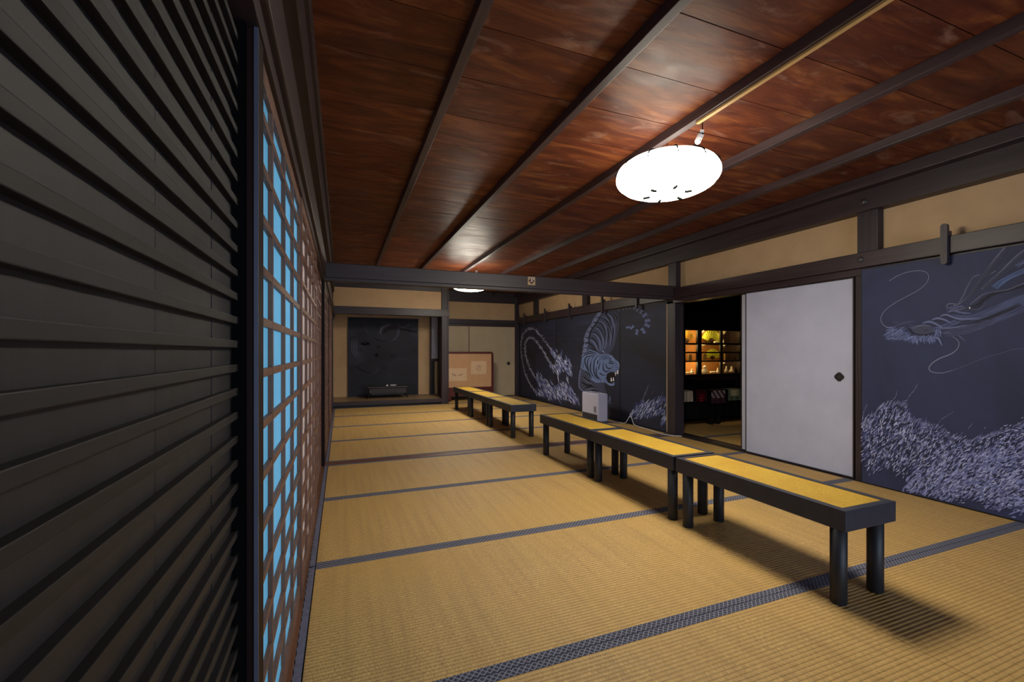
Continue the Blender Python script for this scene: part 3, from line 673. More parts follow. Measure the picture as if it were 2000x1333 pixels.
# horns
hc = srgb(104, 106, 128)
for L, wd in (([(920, 620), (960, 560), (1000, 470), (1050, 390), (1110, 365)], 1.6), ([(910, 640), (1000, 580), (1070, 490), (1130, 390), (1200, 290), (1270, 200), (1340, 120), (1380, 80)], 1.9), ([(1130, 500), (1200, 430), (1290, 350), (1380, 260), (1450, 195), (1530, 130), (1600, 70)], 2.0), ([(1020, 640), (1100, 580), (1170, 540), (1270, 520), (1370, 505), (1450, 475), (1530, 445), (1640, 420)], 2.0), ([(1140, 390), (1200, 360), (1260, 330)], 1.4)):
    for k in range(4): AD.stroke(D3([(x+random.uniform(-4, 4), y+random.uniform(-4, 4)) for x, y in L]), wd*.75, random.choice([hc, srgb(84, 88, 112), srgb(92, 94, 118)]), False)
bundle([(940, 620), (1020, 560), (1090, 470), (1170, 360), (1280, 240), (1380, 130)], 12, 16, 2.2, [srgb(58, 60, 80), srgb(64, 68, 92)])
bundle([(1140, 500), (1230, 430), (1340, 330), (1460, 220), (1600, 110)], 12, 14, 2.2, [srgb(58, 60, 80), srgb(64, 68, 92)])
bundle([(1250, 490), (1340, 420), (1430, 370), (1530, 330), (1650, 290)], 20, 15, 2.6, [srgb(74, 92, 134), srgb(88, 108, 150), srgb(64, 72, 102)])
bundle([(1440, 290), (1520, 240), (1600, 190)], 6, 10, 1.6, dc)
for L in ([(810, 700), (805, 660), (830, 635), (900, 640), (930, 625)], [(830, 700), (870, 690), (870, 655), (900, 650)], [(860, 700), (930, 690), (1000, 670)]): AD.stroke(D3(L), 2.0, hc)
bundle([(830, 690), (900, 670), (960, 660)], 10, 12, 2, dc)
AD.fill(D3([(1010, 668), (1022, 666), (1026, 678), (1014, 683)]), cW)
AD.stroke(D3([(960, 705), (1030, 690), (1100, 690), (1150, 650), (1175, 590)]), 1.4, srgb(80, 84, 104))
# pampas grass: thousands of dabs
top = [(0, 470), (80, 420), (150, 330), (220, 310), (300, 300), (360, 330), (400, 440), (480, 450), (560, 480), (640, 500), (700, 570), (780, 570), (850, 610), (930, 580), (1030, 560), (1100, 530), (1200, 510), (1333, 430), (1700, 330)]
bot = [(1700, 1230), (1333, 1145), (1120, 1140), (1000, 1085), (920, 1050), (720, 1065), (520, 1030), (350, 995), (420, 890), (400, 830), (300, 850), (260, 800), (180, 780), (90, 830), (20, 745), (0, 745)]
pam = [srgb(150, 158, 206), srgb(118, 127, 178), srgb(178, 185, 228), srgb(94, 102, 152), srgb(60, 66, 102), srgb(38, 41, 62)]
def af(x, y):
    u = (x-1680)/320; v = (y-720)/320
    return 1.15-.62*min(1.2, u)-.15*v
reg = D4(top+bot)
grass(AD, reg, 800, 0, 15, 2.8, [srgb(88, 98, 146), srgb(98, 108, 156), srgb(70, 78, 120)], .12, af, 3)
lowr = D4([(330, 1000), (450, 850), (620, 760), (850, 700), (1333, 640), (1700, 600), (1700, 1230), (1120, 1140), (920, 1050), (700, 1060), (520, 1030)])
grass(AD, lowr, 1000, 0, 15, 3.6, [srgb(112, 120, 172), srgb(124, 132, 184)], .2, af, 4)
grass(AD, reg, 2700, 0, 9.5, 1.7, pam+pam[:3], .3, af, 4)
grass(AD, reg, 1900, 0, 7, 1.2, [pam[2], srgb(204, 210, 240), pam[5], pam[5]], .35, af, 5)
fr_ = [(x, y+random.uniform(-10, 10)) for x, y in smooth(top, 8)]
for x, y in fr_:
    for k in range(3):
        l = random.uniform(18, 55); a = af(1680+x/4.166, 800)+random.uniform(-.15, .15); AD.stroke(D4([(x, y), (x+math.cos(a)*l, y-math.sin(a)*l)]), random.uniform(.6, 1.4), random.choice(pam[:4]), True, False)
for L in ([(230, 330), (255, 270), (290, 230), (298, 190)], [(330, 310), (350, 270), (380, 260), (410, 210), (440, 180), (468, 125)], [(620, 470), (660, 415), (710, 385), (765, 345)], [(660, 580), (690, 550), (700, 490)], [(740, 600), (790, 560), (840, 515)], [(880, 490), (912, 452)], [(430, 470), (460, 420), (490, 410)], [(80, 440), (85, 420)], [(20, 400), (30, 350), (55, 295)], [(1050, 560), (1105, 490)], [(320, 420), (380, 360)]):
    for j in range(len(L)-1):
        for k in range(5):
            t_ = (k+random.random())/5; x = L[j][0]*(1-t_)+L[j+1][0]*t_; y = L[j][1]*(1-t_)+L[j+1][1]*t_; a = math.atan2(-(L[j+1][1]-L[j][1]), L[j+1][0]-L[j][0])+random.uniform(-.3, .3)
            AD.stroke(D4([(x-6*math.cos(a), y+6*math.sin(a)), (x+8*math.cos(a), y-8*math.sin(a))]), random.uniform(1, 1.9), random.choice([srgb(160, 170, 208), srgb(130, 140, 180)]), True, False)
panel_thing(1.02, 2.145, XD, KM+.042, 'mural_dragon', 'tall navy panel painted with a whiskered dragon head above pale pampas grass', AD, 'a', 'dragon mural panels')
panel_thing(-.12, 1.01, XD, KM+.042, 'mural_dragon', 'navy painted panel at the right edge of the photo, nearest the viewer', AD, 'b', 'dragon mural panels')
panel_thing(-1.3, -.13, XD, KM+.042, 'mural_dragon', 'plain navy painted panel behind the viewer', None, None, 'dragon mural panels')

# alcove painting
ap = thing('alcove_painting', 'tall black painting with faint swirling white arcs, hung at the back of the alcove', 'painting', (.8, YA-.03, .1))
YP = YA-.03
MB().box(.125, 1.47, YP, YP+.02, .1, 1.68).build('board', M['mural_alcove'], ap)
AA = Art(lambda x, y, L: onback(x, y, YP-L), lambda p: 'a' if .125 < p[0] < 1.47 and p[2] < 1.68 else None)
Z6 = lambda L: [(670+x/6.665, 610+y/6.665) for x, y in L]
ac = [srgb(64, 64, 76), srgb(80, 82, 98), srgb(104, 106, 124)]
for k in range(50):
    o = random.gauss(0, 16); AA.stroke(Z6([(x+o, y+random.gauss(0, 8)) for x, y in [(480, 300), (560, 230), (700, 210), (820, 240), (960, 260)]]), 5, srgb(42+random.randint(0, 7), 42+random.randint(0, 6), 52))
for k in range(9):
    o = random.gauss(0, 7); AA.stroke(Z6([(x+o, y+o*.4) for x, y in [(285, 215), (350, 300), (430, 355), (530, 383), (610, 385), (680, 350)]]), 1.1, random.choice(ac+[srgb(108, 110, 124)]))
for k in range(5):
    o = random.gauss(0, 7); AA.stroke(Z6([(x+o, y+o) for x, y in [(490, 300), (490, 240), (520, 195), (620, 160)]]), .8, ac[2]); AA.stroke(Z6([(x+o, y+o) for x, y in [(720, 190), (720, 270), (690, 330), (650, 360)]]), .8, ac[1]); AA.stroke(Z6([(x+o, y+o) for x, y in [(700, 155), (760, 195), (840, 180), (880, 165)]]), .8, ac[1])
for j in range(4):
    AA.stroke(Z6([(125+j*22, 350), (108+j*22, 430), (120+j*22, 520), (180+j*18, 605-j*12)]), 1.0, ac[2])
for k in range(5):
    o = random.gauss(0, 10); AA.stroke(Z6([(x+o, y+o*.7) for x, y in [(140, 690), (240, 760), (340, 805), (410, 795), (470, 740)]]), 1.2, ac[0])
for k in range(26):
    x = random.uniform(90, 330); y = random.uniform(70, 190); AA.stroke(Z6([(x, y), (x+random.uniform(-20, 20), y+60)]), .6, ac[0], True, False)
for (x, y, rx, ry, c) in ((465, 450, 26, 18, 90), (435, 560, 34, 26, 96), (655, 573, 42, 20, 100), (537, 718, 36, 26, 92), (290, 410, 78, 30, 54)):
    for k in range(5):
        f = 1-k*.17; AA.fill(Z6([(x+rx*f*math.cos(a*.6283)*(1+.15*math.sin(a*3)), y+ry*f*math.sin(a*.6283)-(x > 500)*rx*.4*f*math.cos(a*.6283)*.5) for a in range(10)]), srgb(30+(c-30)*(k+1)/5, 30+(c-30)*(k+1)/5, 38+(c-30)*(k+1)/5+8))
AA.mbs['a'].build('brushwork', M['paint'], ap, fix=False)
MB().box(.105, .125, YP-.004, YP+.02, .1, 1.68).build('edge_strip', M['lacquer'], ap)
MB().box(1.47, 1.487, YP-.004, YP+.02, .1, 1.68).build('edge_strip', M['lacquer'], ap)

# low display stand in the alcove
st = thing('display_stand', 'low dark wooden stand with curled feet standing in the picture alcove', 'stand', (.82, 8.82, .1))
MB().box(.45, 1.20, 8.68, 8.98, .30, .325, .006).build('top_board', M['dark_x'], st)
MB().box(.48, 1.17, 8.71, 8.95, .19, .30, .006).build('body', M['dark_x'], st)
for z in (.215, .25): MB().box(.475, 1.175, 8.704, 8.956, z, z+.012, .002).build('moulding', M['dark_x'], st)
for sx in (-1, 1):
    for y in (8.72, 8.94):
        xc = .825+sx*.33
        MB().tube([(xc, y, .20), (xc+sx*.025, y, .165), (xc+sx*.035, y, .13), (xc+sx*.055, y, .108), (xc+sx*.035, y, .103)], [.016, .015, .012, .010, .007], 8).build('leg', M['lacquer'], st)
MB().box(.52, 1.13, 8.72, 8.73, .165, .19).build('apron', M['lacquer'], st)
o = MB().lathe(.93, 8.78, [(0, .3255), (.035, .326), (.058, .336), (.066, .350), (.06, .352), (.03, .338), (0, .336)], 20).build('dish', M['porcelain']); tag(o, 'white oval porcelain dish on the stand in the alcove', 'dish')
o = MB().lathe(.815, 8.77, [(0, .3255), (.015, .326), (.02, .34), (.012, .352), (.006, .358), (0, .36)], 14).build('water_dropper', M['porcelain']); tag(o, 'tiny white porcelain pot left of the dish on the alcove stand', 'pot')

# low framed screen in the recess
sc_ = thing('standing_screen', 'low red framed standing screen with two small pictures in the far recess', 'screen', (2.42, 8.68, 0))
x0, x1, z1 = 1.93, 2.955, .995
def rrect(x0, x1, z0, z1, r, n=6):
    P = []
    for (cx, cz, a0) in ((x1-r, z0+r, -PI/2), (x1-r, z1-r, 0), (x0+r, z1-r, PI/2), (x0+r, z0+r, PI)):
        for k in range(n+1): a = a0+PI/2*k/n; P.append((cx+r*math.cos(a), cz+r*math.sin(a)))
    return P
A_ = rrect(x0, x1, .09, z1, .06); B_ = rrect(x0+.045, x1-.045, .27, z1-.04, .012); n = len(A_); m_ = MB()
for yy_ in (8.66, 8.70): m_.add([(x, yy_, z) for x, z in A_]+[(x, yy_, z) for x, z in B_], [(i, (i+1) % n, n+(i+1) % n, n+i) for i in range(n)])
m_.add([(x, 8.66, z) for x, z in A_]+[(x, 8.70, z) for x, z in A_], [(i, (i+1) % n, n+(i+1) % n, n+i) for i in range(n)])
m_.add([(x, 8.66, z) for x, z in B_]+[(x, 8.70, z) for x, z in B_], [(i, (i+1) % n, n+(i+1) % n, n+i) for i in range(n)])
m_.build('frame', M['frame_red'], sc_)
MB().box(x0+.043, x1-.043, 8.672, 8.69, .265, z1-.038).build('paper_panel', M['paper_tan'], sc_)
for xx in (2.0, 2.88): MB().box(xx-.03, xx+.03, 8.54, 8.82, .0016, .09, .012).build('foot', M['frame_red'], sc_)
for a, b, c, d in ((1.99, 2.38, .40, .66), (2.47, 2.80, .53, .80)):
    ps = MB().box(a, b, 8.670, 8.672, c, d).build('picture_sheet', M['paper_sheet'], sc_)
    g = MB(); cx, cz = (a+b)/2, (c+d)/2
    if a < 2.1:
        for s_ in (-1, 1):
            g = MB() if s_ == 1 else g
            for k in range(7): g.poly([(cx+s_*(.03+.012*k+.012*math.cos(q)), 8.6692-.00005*k, cz-.02+.005*k+.012*math.sin(q)) for q in (0, 1, 2, 3, 4, 5)])
            if s_ == -1: g.build('ink_drawing', M['ink'], ps)
    else:
        for k in range(14):
            ang = k*.9; rr = .02+.004*k; g.poly([(cx+rr*math.cos(ang)+.011*math.cos(q), 8.6692-.00005*k, cz+rr*math.sin(ang)+.011*math.sin(q)) for q in (0, 1, 2, 3, 4, 5)])
    g.build('ink_drawing', M['ink'], ps)

# ---------------------------------------------------------------- benches
def make_bench(loc, label):
    L, W, H = .915, .315, .385
    b = thing('bench', label, 'bench', (0, 0, 0), 'low benches in a line')
    x0, x1, y0, y1 = -W/2, W/2, 0, L
    f = MB(); t_ = .032
    f.box(x0, x0+t_, y0, y1, H-.082, H, .003); f.box(x1-t_, x1, y0, y1, H-.082, H, .003)
    f.box(x0+t_-.002, x1-t_+.002, y0, y0+t_, H-.082, H, .003); f.box(x0+t_-.002, x1-t_+.002, y1-t_, y1, H-.082, H, .003)
    f.build('frame', M['bench'], b)
    MB().box(x0+t_+.001, x1-t_-.001, y0+t_+.001, y1-t_-.001, H-.03, H-.002, .003).build('woven_top', M['rushtop'], b)
    for x in (x0+.042, x1-.042):
        for y in (y0+.052, y1-.052):
            MB().lathe(x, y, [(0, 0), (.026, 0), (.029, .004), (.029, H-.05), (0, H-.05)], 24).build('leg', M['bench_leg'], b)
    b.location = Vector(loc)*S
    return b
XBn = 1.955
bench = make_bench((XBn, 1.095, .0016), 'black bench with golden top, nearest to the viewer')
for y, d in ((2.03, 'black bench with golden top, middle one of the near line of three'), (2.955, 'black bench with golden top, end of the near line beside the gap, by the heater'),
             (4.645, 'black bench with golden top, first one beyond the gap past the floor threshold'), (5.57, 'black bench with golden top, middle one of the far line of three'), (6.495, 'black bench with golden top, farthest one, before the low red screen')):
    copy_tree(bench, (XBn, y, .0016), d)

# ---------------------------------------------------------------- fan heater and its cord
ht = thing('fan_heater', 'white upright fan heater on the mats in front of the painted tiger', 'heater', (3.42, 5.49, 0))
hx0, hx1, hy0, hy1, hh = 3.34, 3.50, 5.26, 5.70, .405
m_ = MB(); m_.box(hx0, hx1, hy0, hy1, .012, hh, .018); m_.build('body', M['heater'], ht)
MB().box(hx0+.005, hx1+.01, hy0+.01, hy1-.01, .0016, .014, .003).build('base', M['heater_dark'], ht)
MB().box(hx0-.004, hx0+.01, hy0+.02, hy1-.02, .02, .11, .003).build('air_grille', M['heater_dark'], ht)
g = MB()
for k in range(6): g.box(hx0-.008, hx0-.003, hy0+.025, hy1-.025, .028+.013*k, .033+.013*k)
g.build('grille_bars', M['lacquer'], ht)
MB().box(hx0+.03, hx0+.075, hy0+.06, hy1-.06, hh-.003, hh+.001, .001).build('control_strip', M['heater_dark'], ht)
stk = MB().box(hx0-.0015, hx0+.002, hy0+.045, hy0+.105, .13, .22).build('rating_label', M['heater_dark'], ht)
g = MB()
for k in range(6): g.box(hx0-.0022, hx0-.0014, hy0+.05, hy0+.06+.035*random.random(), .138+.013*k, .144+.013*k)
g.build('label_text', M['heater'], stk)
cp = [(3.50, 5.30, .03), (3.55, 5.22, .010), (3.60, 5.12, .006), (3.63, 5.03, .02), (3.66, 4.985, .105), (3.67, 4.965, .112), (3.67, 4.94, .09), (3.66, 4.88, .02), (3.655, 4.75, .006), (3.64, 4.55, .005), (3.60, 4.38, .007), (3.585, 4.3, .009), (3.58, 4.2, .010), (3.62, 4.11, .009), (3.70, 4.04, .009)]
def smooth3(P, k=6):
    out = []; n = len(P)
    for i in range(n-1):
        p0, p1, p2, p3 = P[max(i-1, 0)], P[i], P[i+1], P[min(i+2, n-1)]
        for j in range(k):
            t_ = j/k; out.append(tuple(.5*(2*p1[d]+(p2[d]-p0[d])*t_+(2*p0[d]-5*p1[d]+4*p2[d]-p3[d])*t_*t_+(3*p1[d]-p0[d]-3*p2[d]+p3[d])*t_**3) for d in range(3)))
    out.append(P[-1]); return out
o = MB().tube(smooth3(cp), .0042, 8).build('power_cord', M['cord_white']); tag(o, 'white power cord from the heater running along the mural towards the doorway', 'cord')

# lintel hooks over the nageshi
def hook(y, lab):
    r = thing('lintel_hook', lab, 'hook', (3.672, y, 1.57), 'dark wooden hooks over the lintel')
    m_ = MB(); zt, zb = 1.835, 1.57
    P = rrect(y-.018, y+.018, zb, zt, .017); n = len(P)
    m_.add([(3.660, a, z) for a, z in P]+[(3.684, a, z) for a, z in P], [tuple(range(n)), tuple(range(n, 2*n))[::-1]]+[(i, (i+1) % n, n+(i+1) % n, n+i) for i in range(n)])
    m_.build('bar', M['dark_z'], r)
    MB().box(3.684, 3.72, y-.016, y+.016, 1.757, 1.79, .004).build('catch', M['dark_z'], r)
for y, d in ((1.635, 'black wooden hook over the lintel above the dragon painting'), (4.84, 'dark hook over the lintel above the tiger tail panel'), (5.67, 'dark hook over the lintel above the tiger back'),
             (6.70, 'dark hook over the lintel between tiger and slanting plumes'), (7.68, 'dark hook over the lintel above the plume panel'), (8.72, 'dark hook over the lintel in the far corner')): hook(y, d)

# small votive plate on the beam
vp = thing('crest_plate', 'small square wooden plate with dark red diamond crest on the cross beam', 'plate', (1.83, 4.15, 1.735))
MB().box(1.79, 1.875, 4.15, 4.161, 1.69, 1.776, .001).build('plate', M['cream'], vp)
m_ = MB(); cx, cz = 1.8325, 1.733
m_.poly([(cx, 4.1485, cz+.036), (cx+.036, 4.1485, cz), (cx, 4.1485, cz-.036), (cx-.036, 4.1485, cz)], None, (0, .0016, 0)); m_.build('diamond', M['frame_red'], vp)
m_ = MB(); m_.box(cx-.002, cx+.002, 4.1475, 4.1486, cz-.004, cz+.024); m_.box(cx+.002, cx+.012, 4.1475, 4.1486, cz+.006, cz+.010); m_.box(cx-.012, cx+.012, 4.1475, 4.1486, cz-.008, cz-.004)
m_.lathe(0, 0, [(.010, 0), (.014, 0)], 16); m_.v = [(p if abs(p[1]) > 1 else (cx+p[0]+.006, 4.1475, cz+.018+p[1])) for p in m_.v]
m_.build('crest_mark', M['porcelain'], vp)

# ---------------------------------------------------------------- lamps
def make_lamp(loc, label):
    lp = thing('pendant_lamp', label, 'lamp', (0, 0, 0), 'white paper pendant lamps')
    R, h = .297, .108
    prof = []
    for k in range(0, 25):
        a = -PI/2+PI*k/24; prof.append((max(.0, R*math.copysign(abs(math.cos(a))**.80, 1)), h*math.copysign(abs(math.sin(a))**.9, math.sin(a))))
    prof[0] = (.11, prof[0][1]+.004); prof[-1] = (.09, prof[-1][1])
    MB().lathe(0, 0, prof, 72, None, lambda a: .012*abs(math.sin(a*6))).build('shade', M['shade'], lp)
    m_ = MB()      # recessed bottom disc
    m_.lathe(0, 0, [(0, -h+.014), (.112, -h+.010)], 32); m_.build('bottom_disc', M['shade'], lp)
    for k in range(12):
        a = PI/6*k; P = []
        for j in range(7):
            q = PI*.44-PI*.41*j/6; rr = R*abs(math.cos(q))**.80*1.012+.003; zz = h*abs(math.sin(q))**.9+.003; P.append((rr*math.cos(a), rr*math.sin(a), zz))
        MB().tube(P, .0038, 6).build('rib', M['soot'], lp)
        if k % 2 == 0:
            b = a+.2
            MB().tube([(.14*math.cos(b), .14*math.sin(b), -h-.005), (.100*math.cos(b), .100*math.sin(b), -h-.003)], .0075, 6).build('rib', M['soot'], lp)
    zc = (HC-.052-2.06)
    MB().tube([(0, .0, h-.004), (0, .0, h+.02), (.004, 0, h+.03), (0, 0, zc)], .0022, 6).build('hook', M['cord_dark'], lp)
    MB().lathe(0, 0, [(.008, h+.012), (.012, h+.018), (.008, h+.026)], 10).build('hook_ring', M['cord_dark'], lp)
    # white connector and cord leading to the batten
    px, py = .03, -.24
    MB().tube([(.05, -.10, h-.012), (px+.01, py*.62, h+.0), (px, py*.85, h+.004)], .004, 8).build('cord', M['soot'], lp)
    m_ = MB(); m_.tube([(px, py*.85, h+.003), (px, py*.88, h+.008), (px+.002, py*.99, h+.044), (px+.002, py, h+.049)], [.009, .017, .017, .010], 14); m_.tube([(px+.002, py, h+.048), (px+.003, py*1.02, h+.062)], .011, 12)
    pg = m_.build('connector', M['porcelain'], lp)
    for f in (.15, .5, .85): MB().box(px-.004, px+.004, py*(.88+.1*f)-.020, py*(.88+.1*f)-.014, h+.004+.036*f, h+.011+.036*f).build('screw', M['soot'], pg)
    MB().tube([(px+.003, py*1.02, h+.061), (px-.006, py-.015, h+.10), (px-.02, py-.03, zc+.002)], .003, 8).build('cord', M['soot'], lp)
    lp.location = Vector(loc)*S
    return lp
lamp = make_lamp((1.83, 2.12, 1.0+.085), 'round white paper pendant lamp glowing above the near benches')
lamp.location.z = 2.06*S
copy_tree(lamp, (1.83, 6.48, 2.035), 'glowing round pendant lamp half hidden behind the cross beam')
o = MB().box(1.80, 1.822, YN, 1.86, HC-.066, HC-.053, .002).build('cable_moulding', M['conduit']); tag(o, 'pale wooden cable moulding under the ceiling batten leading to the lamp', 'cable cover')

# ---------------------------------------------------------------- room beyond the open doorway
NX1, NY0, NY1 = 7.2, .6, 5.9
wn = struct(MB().box(3.86, NX1, NY1, NY1+.06, -.1, HC).build('wall_next', M['dark_x']))
MB().box(NX1, NX1+.06, NY0, NY1, -.1, HC).build('side_wall', M['dark_z'], wn)
MB().box(3.86, NX1, NY0-.06, NY0, -.1, HC).build('side_wall', M['dark_z'], wn)
MB().box(3.86, NX1, NY0, NY1, HC, HC+.02).build('next_ceiling', M['dark_x'], wn)
MB().box(5.46, 5.56, 5.83, 5.90, 1.5, HC).build('post', M['dark_z'], wn)
def mat2(x0, x1, y0, y1, label):
    mat_thing(x0, x1, y0, y1, label)
for (a, b, c, d, l) in ((3.96, 5.6, 3.0, 3.94, 'tatami mat just inside the dark room past the doorway'), (3.96, 5.6, 3.94, 4.9, 'tatami mat under the draped table in the dark room'), (3.96, 5.6, 2.0, 2.99, 'tatami mat in the dark room hidden by the white doors'), (5.6, 7.2, 3.94, 4.9, 'tatami mat at the far side of the dark room')):
    mat2(a, b, c, d, l)
# table with black cover
tbz = .475
tx0, tx1, ty0, ty1 = 3.98, 5.7, 4.55, 4.95
tb_ = thing('display_table', 'dark table with black cover in the room past the doorway', 'table', ((tx0+tx1)/2, (ty0+ty1)/2, 0))
MB().box(tx0, tx1, ty0, ty1, tbz-.025, tbz, .003).build('tabletop', M['soot'], tb_)
m_ = MB(); n = 90
for i in range(n):
    xa, xb = tx0+(tx1-tx0)*i/n, tx0+(tx1-tx0)*(i+1)/n; ya, yb = ty0+.02+.012*math.sin(i*.9), ty0+.02+.012*math.sin((i+1)*.9)
    m_.add([(xa, ya, .10), (xb, yb, .10), (xb, ty0+.015, tbz-.025), (xa, ty0+.015, tbz-.025)], [(0, 1, 2, 3)], (.006, .006, .008, 1), True)
m_.build('black_cover', M['cloth'], tb_)
for x in (4.05, 4.72, 4.84, 5.62):
    MB().box(x-.03, x+.03, ty0+.03, ty0+.09, .0016, tbz-.03).build('leg', M['lacquer'], tb_)
def cloth(u0, u1, zb, c, label, kind):
    X0 = onback(1320+u0/4.3, 760, ty0-.01)[0]; X1 = onback(1320+u1/4.3, 760, ty0-.01)[0]
    m_ = MB(); n = 12; nn = 10
    def P(i, j):
        x = X0+(X1-X0)*i/n; f = j/nn
        if f < .25: return (x, ty0+.12-.13*f/.25, tbz+.004)
        g_ = (f-.25)/.75; return (x, ty0-.012-.006*math.sin(i*1.1)*g_, tbz+.004-g_*(tbz+.004-zb))
    for i in range(n):
        for j in range(nn):
            cc = c; g_ = j/nn; u = i/n
            if kind == 'flower' and j > 3 and math.hypot(u-.5, g_-.66) < .27 and math.sin(5*math.atan2(g_-.66, u-.5)) > -.4: cc = srgb(120, 24, 44)
            if kind == 'leaf' and 2 < j < 7 and (i*7+j*5) % 4 < 2: cc = srgb(170, 160, 170)
            if kind == 'frame' and j > 2: cc = srgb(196, 190, 160) if (1 < i < 10 and j < 7) else (srgb(84, 104, 88) if (i+j) % 2 else srgb(112, 128, 108))
            m_.add([P(i, j), P(i+1, j), P(i+1, j+1), P(i, j+1)], [(0, 1, 2, 3)], cc, True)
    o = m_.build('hand_towel', M['cloth']); tag(o, label, 'cloth', 'cloths hung over the display table')
cloth(70, 142, .335, srgb(176, 160, 150), 'plain white cloth hung over the dark table, leftmost beside the post', 'p')
cloth(168, 260, .325, srgb(56, 14, 22), 'dark red cloth with flower crest hung over the dark table', 'flower')
cloth(298, 412, .29, srgb(70, 44, 60), 'purple brown cloth with white leaves hung over the dark table', 'leaf')
cloth(438, 545, .32, srgb(120, 130, 110), 'pale green bordered cloth hung over the dark table beside the white doors', 'frame')
o = MB().box(4.1, 4.62, 4.72, 4.92, tbz+.005, .60, .004).build('storage_box', M['soot']); tag(o, 'black box on the dark table left of centre, behind the cloths', 'box')
o = MB().box(4.72, 5.3, 4.72, 4.92, tbz+.005, .585, .004).build('storage_box', M['soot']); tag(o, 'black box on the dark table under the cabinet right half', 'box')
# display cabinet with lit shelves
CY = 5.25
U = lambda u: onback(1320+u/4.3, 690, CY)[0]
def Zc(v, u=300): return onback(1320+u/4.3, 570+v/4.3, CY)[2]
cab = thing('display_cabinet', 'dark display cabinet with lit shelves and glazed doors in the room beyond', 'cabinet', ((U(75)+U(545))/2, CY+.2, 0))
xa, xb, zb_, zt_ = U(20), U(590), Zc(700), Zc(318)
c_ = MB()
c_.box(xa, xb, CY+.38, CY+.40, .0, zt_+.25); c_.box(xa, xb, CY+.02, CY+.38, zt_+.005, zt_+.25); c_.box(xa, xb, CY+.02, CY+.38, 0, zb_-.005)
c_.box(xa, U(66), CY, CY+.38, zb_-.01, zt_+.01); c_.box(U(552), xb, CY, CY+.38, zb_-.01, zt_+.01)
c_.build('carcass', M['dark_x'], cab)
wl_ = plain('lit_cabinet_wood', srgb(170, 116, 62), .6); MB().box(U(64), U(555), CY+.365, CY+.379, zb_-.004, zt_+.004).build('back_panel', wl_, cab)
for v in (441, 585): MB().box(U(64), U(555), CY+.05, CY+.36, Zc(v)-.010, Zc(v)+.006).build('shelf', M['dark_x'], cab)
f = MB()
for u0, u1 in ((62, 78), (180, 213), (377, 390), (541, 556)): f.box(U(u0), U(u1), CY-.01, CY+.03, zb_-.004, zt_+.004, .002)
for v0, v1 in ((314, 328), (433, 447), (506, 518), (580, 590), (692, 706)): f.box(U(62), U(556), CY-.006, CY+.026, Zc(v1), Zc(v0), .001)
f.build('door_frame', M['lacquer'], cab)
MB().box(U(70), U(550), CY+.008, CY+.011, zb_, zt_).build('glass', M['glass'], cab)
for (u0, e, cc) in ((128, 2.1, 0), (292, 3.4, 0), (470, .55, 0)):
    for v in (335, 450, 596):
        ld = bpy.data.lights.new('cabinet_bulb', 'POINT'); ld.energy = e*.8*(1 if v != 450 else .7); ld.color = (1, .62, .22); ld.shadow_soft_size = .02
        lo = bpy.data.objects.new('cabinet_bulb', ld); col.objects.link(lo); lo.parent = cab; lo.location = Vector((U(u0), CY+.15, Zc(v)-.012))*S-Vector(cab.location)
        bb = MB().box(U(u0)-.03, U(u0)+.03, CY+.135, CY+.165, Zc(v)+.004, Zc(v)+.010).build('light_fitting', M['cream'], cab)
U2 = lambda u, dy: onback(1320+u/4.3, 690, CY+dy)[0]
# fans and figurines
fanm = plain('yellow_green_fan_paper', srgb(196, 206, 70), .7, .2, .1, 30)
def fan(u, v, R_, a0, a1, label, zlift=0, mt=None):
    cx, cz = U2(u, .2), Zc(v)+.004; r = thing('folding_fan', label, 'fan', (cx, CY+.2, cz), 'folding fans in the cabinet')
    m_ = MB(); n = 22
    for i in range(n):
        a = a0+(a1-a0)*i/n; b = a0+(a1-a0)*(i+1)/n; ya = CY+.2+(.006 if i % 2 else 0); yb = CY+.2+(.006 if (i+1) % 2 else 0)
        m_.add([(cx+R_*.38*math.cos(a), ya, cz+R_*.38*math.sin(a)), (cx+R_*math.cos(a), ya, cz+R_*math.sin(a)), (cx+R_*math.cos(b), yb, cz+R_*math.sin(b)), (cx+R_*.38*math.cos(b), yb, cz+R_*.38*math.sin(b))], [(0, 1, 2, 3)])
    m_.build('leaf', mt or fanm, r)
    for i in range(0, n+1, 2):
        a = a0+(a1-a0)*i/n; MB().tube([(cx, CY+.208, cz), (cx+R_*.97*math.cos(a), CY+.208, cz+R_*.97*math.sin(a))], .003, 5).build('rib', M['cord_dark'], r)
fan(302, 432, .22, .28, 2.75, 'large yellow green folding fan on the cabinet top shelf')
fan(310, 575, .175, .3, 2.84, 'smaller yellow green folding fan on the middle cabinet shelf')
fan(95, 432, .20, .5, 2.4, 'ochre folding fan with dark motif in the left cabinet bay', 0, plain('ochre_fan_paper', srgb(190, 150, 60), .7, .2, .35, 14))
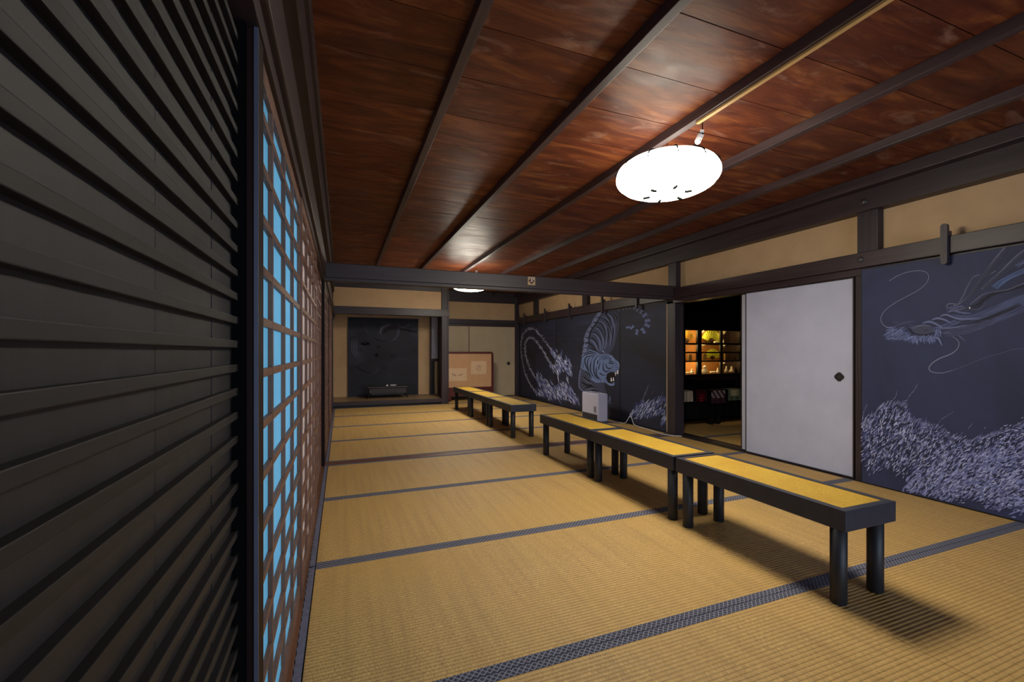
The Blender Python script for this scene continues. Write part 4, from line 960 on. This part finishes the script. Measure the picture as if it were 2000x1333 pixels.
def fig(u, v, h_, label, c='porcelain', kind=0):
    cx, cz = U2(u, .12), Zc(v)+.004
    m_ = MB()
    if kind == 0:  # seated animal shape
        m_.lathe(cx, CY+.12, [(0, cz), (h_*.42, cz), (h_*.45, cz+h_*.15), (h_*.3, cz+h_*.5), (h_*.16, cz+h_*.62), (h_*.22, cz+h_*.78), (h_*.15, cz+h_*.93), (0, cz+h_)], 14)
        for s_ in (-1, 1): m_.tube([(cx+s_*h_*.12, CY+.12, cz+h_*.88), (cx+s_*h_*.18, CY+.12, cz+h_*1.08)], [h_*.06, h_*.015], 6)
    elif kind == 1:  # low dish with rounded lumps
        for k in range(3): m_.lathe(cx+(k-1)*h_*.8, CY+.12, [(0, cz), (h_*.4, cz), (h_*.48, cz+h_*.3), (h_*.3, cz+h_*.55), (0, cz+h_*.62)], 12)
    else:
        m_.lathe(cx, CY+.12, [(0, cz), (h_*.25, cz), (h_*.3, cz+h_*.3), (h_*.1, cz+h_*.7), (h_*.13, cz+h_*.85), (0, cz+h_)], 12)
    o = m_.build('figurine', M[c]); tag(o, label, 'figurine', 'white figurines in the lit cabinet')
zz = 690
fig(135, zz, .075, 'seated white figurine, left bay of the cabinet bottom shelf')
fig(100, zz, .04, 'low white figurines, far left on the cabinet bottom shelf', 'porcelain', 1)
fig(172, zz, .05, 'small white figurine beside the first cabinet bar on the bottom shelf', 'porcelain', 2)
fig(240, zz, .115, 'tall leaning white figurine, middle bay of the bottom cabinet shelf', 'porcelain', 0)
fig(310, zz, .045, 'low white figurines in the middle of the bottom cabinet shelf', 'porcelain', 1)
fig(352, zz, .085, 'white figurine at the right end of the middle bay, bottom shelf', 'porcelain', 2)
fig(425, zz, .11, 'tall white figurine in the right bay of the bottom cabinet shelf', 'porcelain', 2)
fig(470, zz, .10, 'white bird-like figurine in the right bay, bottom cabinet shelf', 'porcelain', 0)
fig(510, zz, .05, 'small white figurine at the far right of the bottom cabinet shelf', 'porcelain', 2)
fig(345, 432, .05, 'small white figurines at the foot of the large fan', 'porcelain', 1)
fig(400, 432, .06, 'white figurine on the top cabinet shelf beside the right bay bar', 'porcelain', 2)
o = MB().box(U2(415, .12), U2(445, .12), CY+.12, CY+.15, Zc(580), Zc(522), .002).build('name_card', M['conduit']); tag(o, 'small upright golden card on the middle shelf, right cabinet bay', 'card', 'cards in the cabinet')
o = MB().box(U2(232, .12), U2(258, .12), CY+.12, CY+.15, Zc(580), Zc(522), .002).build('name_card', M['conduit']); tag(o, 'small upright golden card left of the smaller fan', 'card', 'cards in the cabinet')
o = MB().box(U2(110, .12), U2(135, .12), CY+.12, CY+.15, Zc(580), Zc(526), .002).build('name_card', M['conduit']); tag(o, 'small upright golden card in the left cabinet bay', 'card', 'cards in the cabinet')
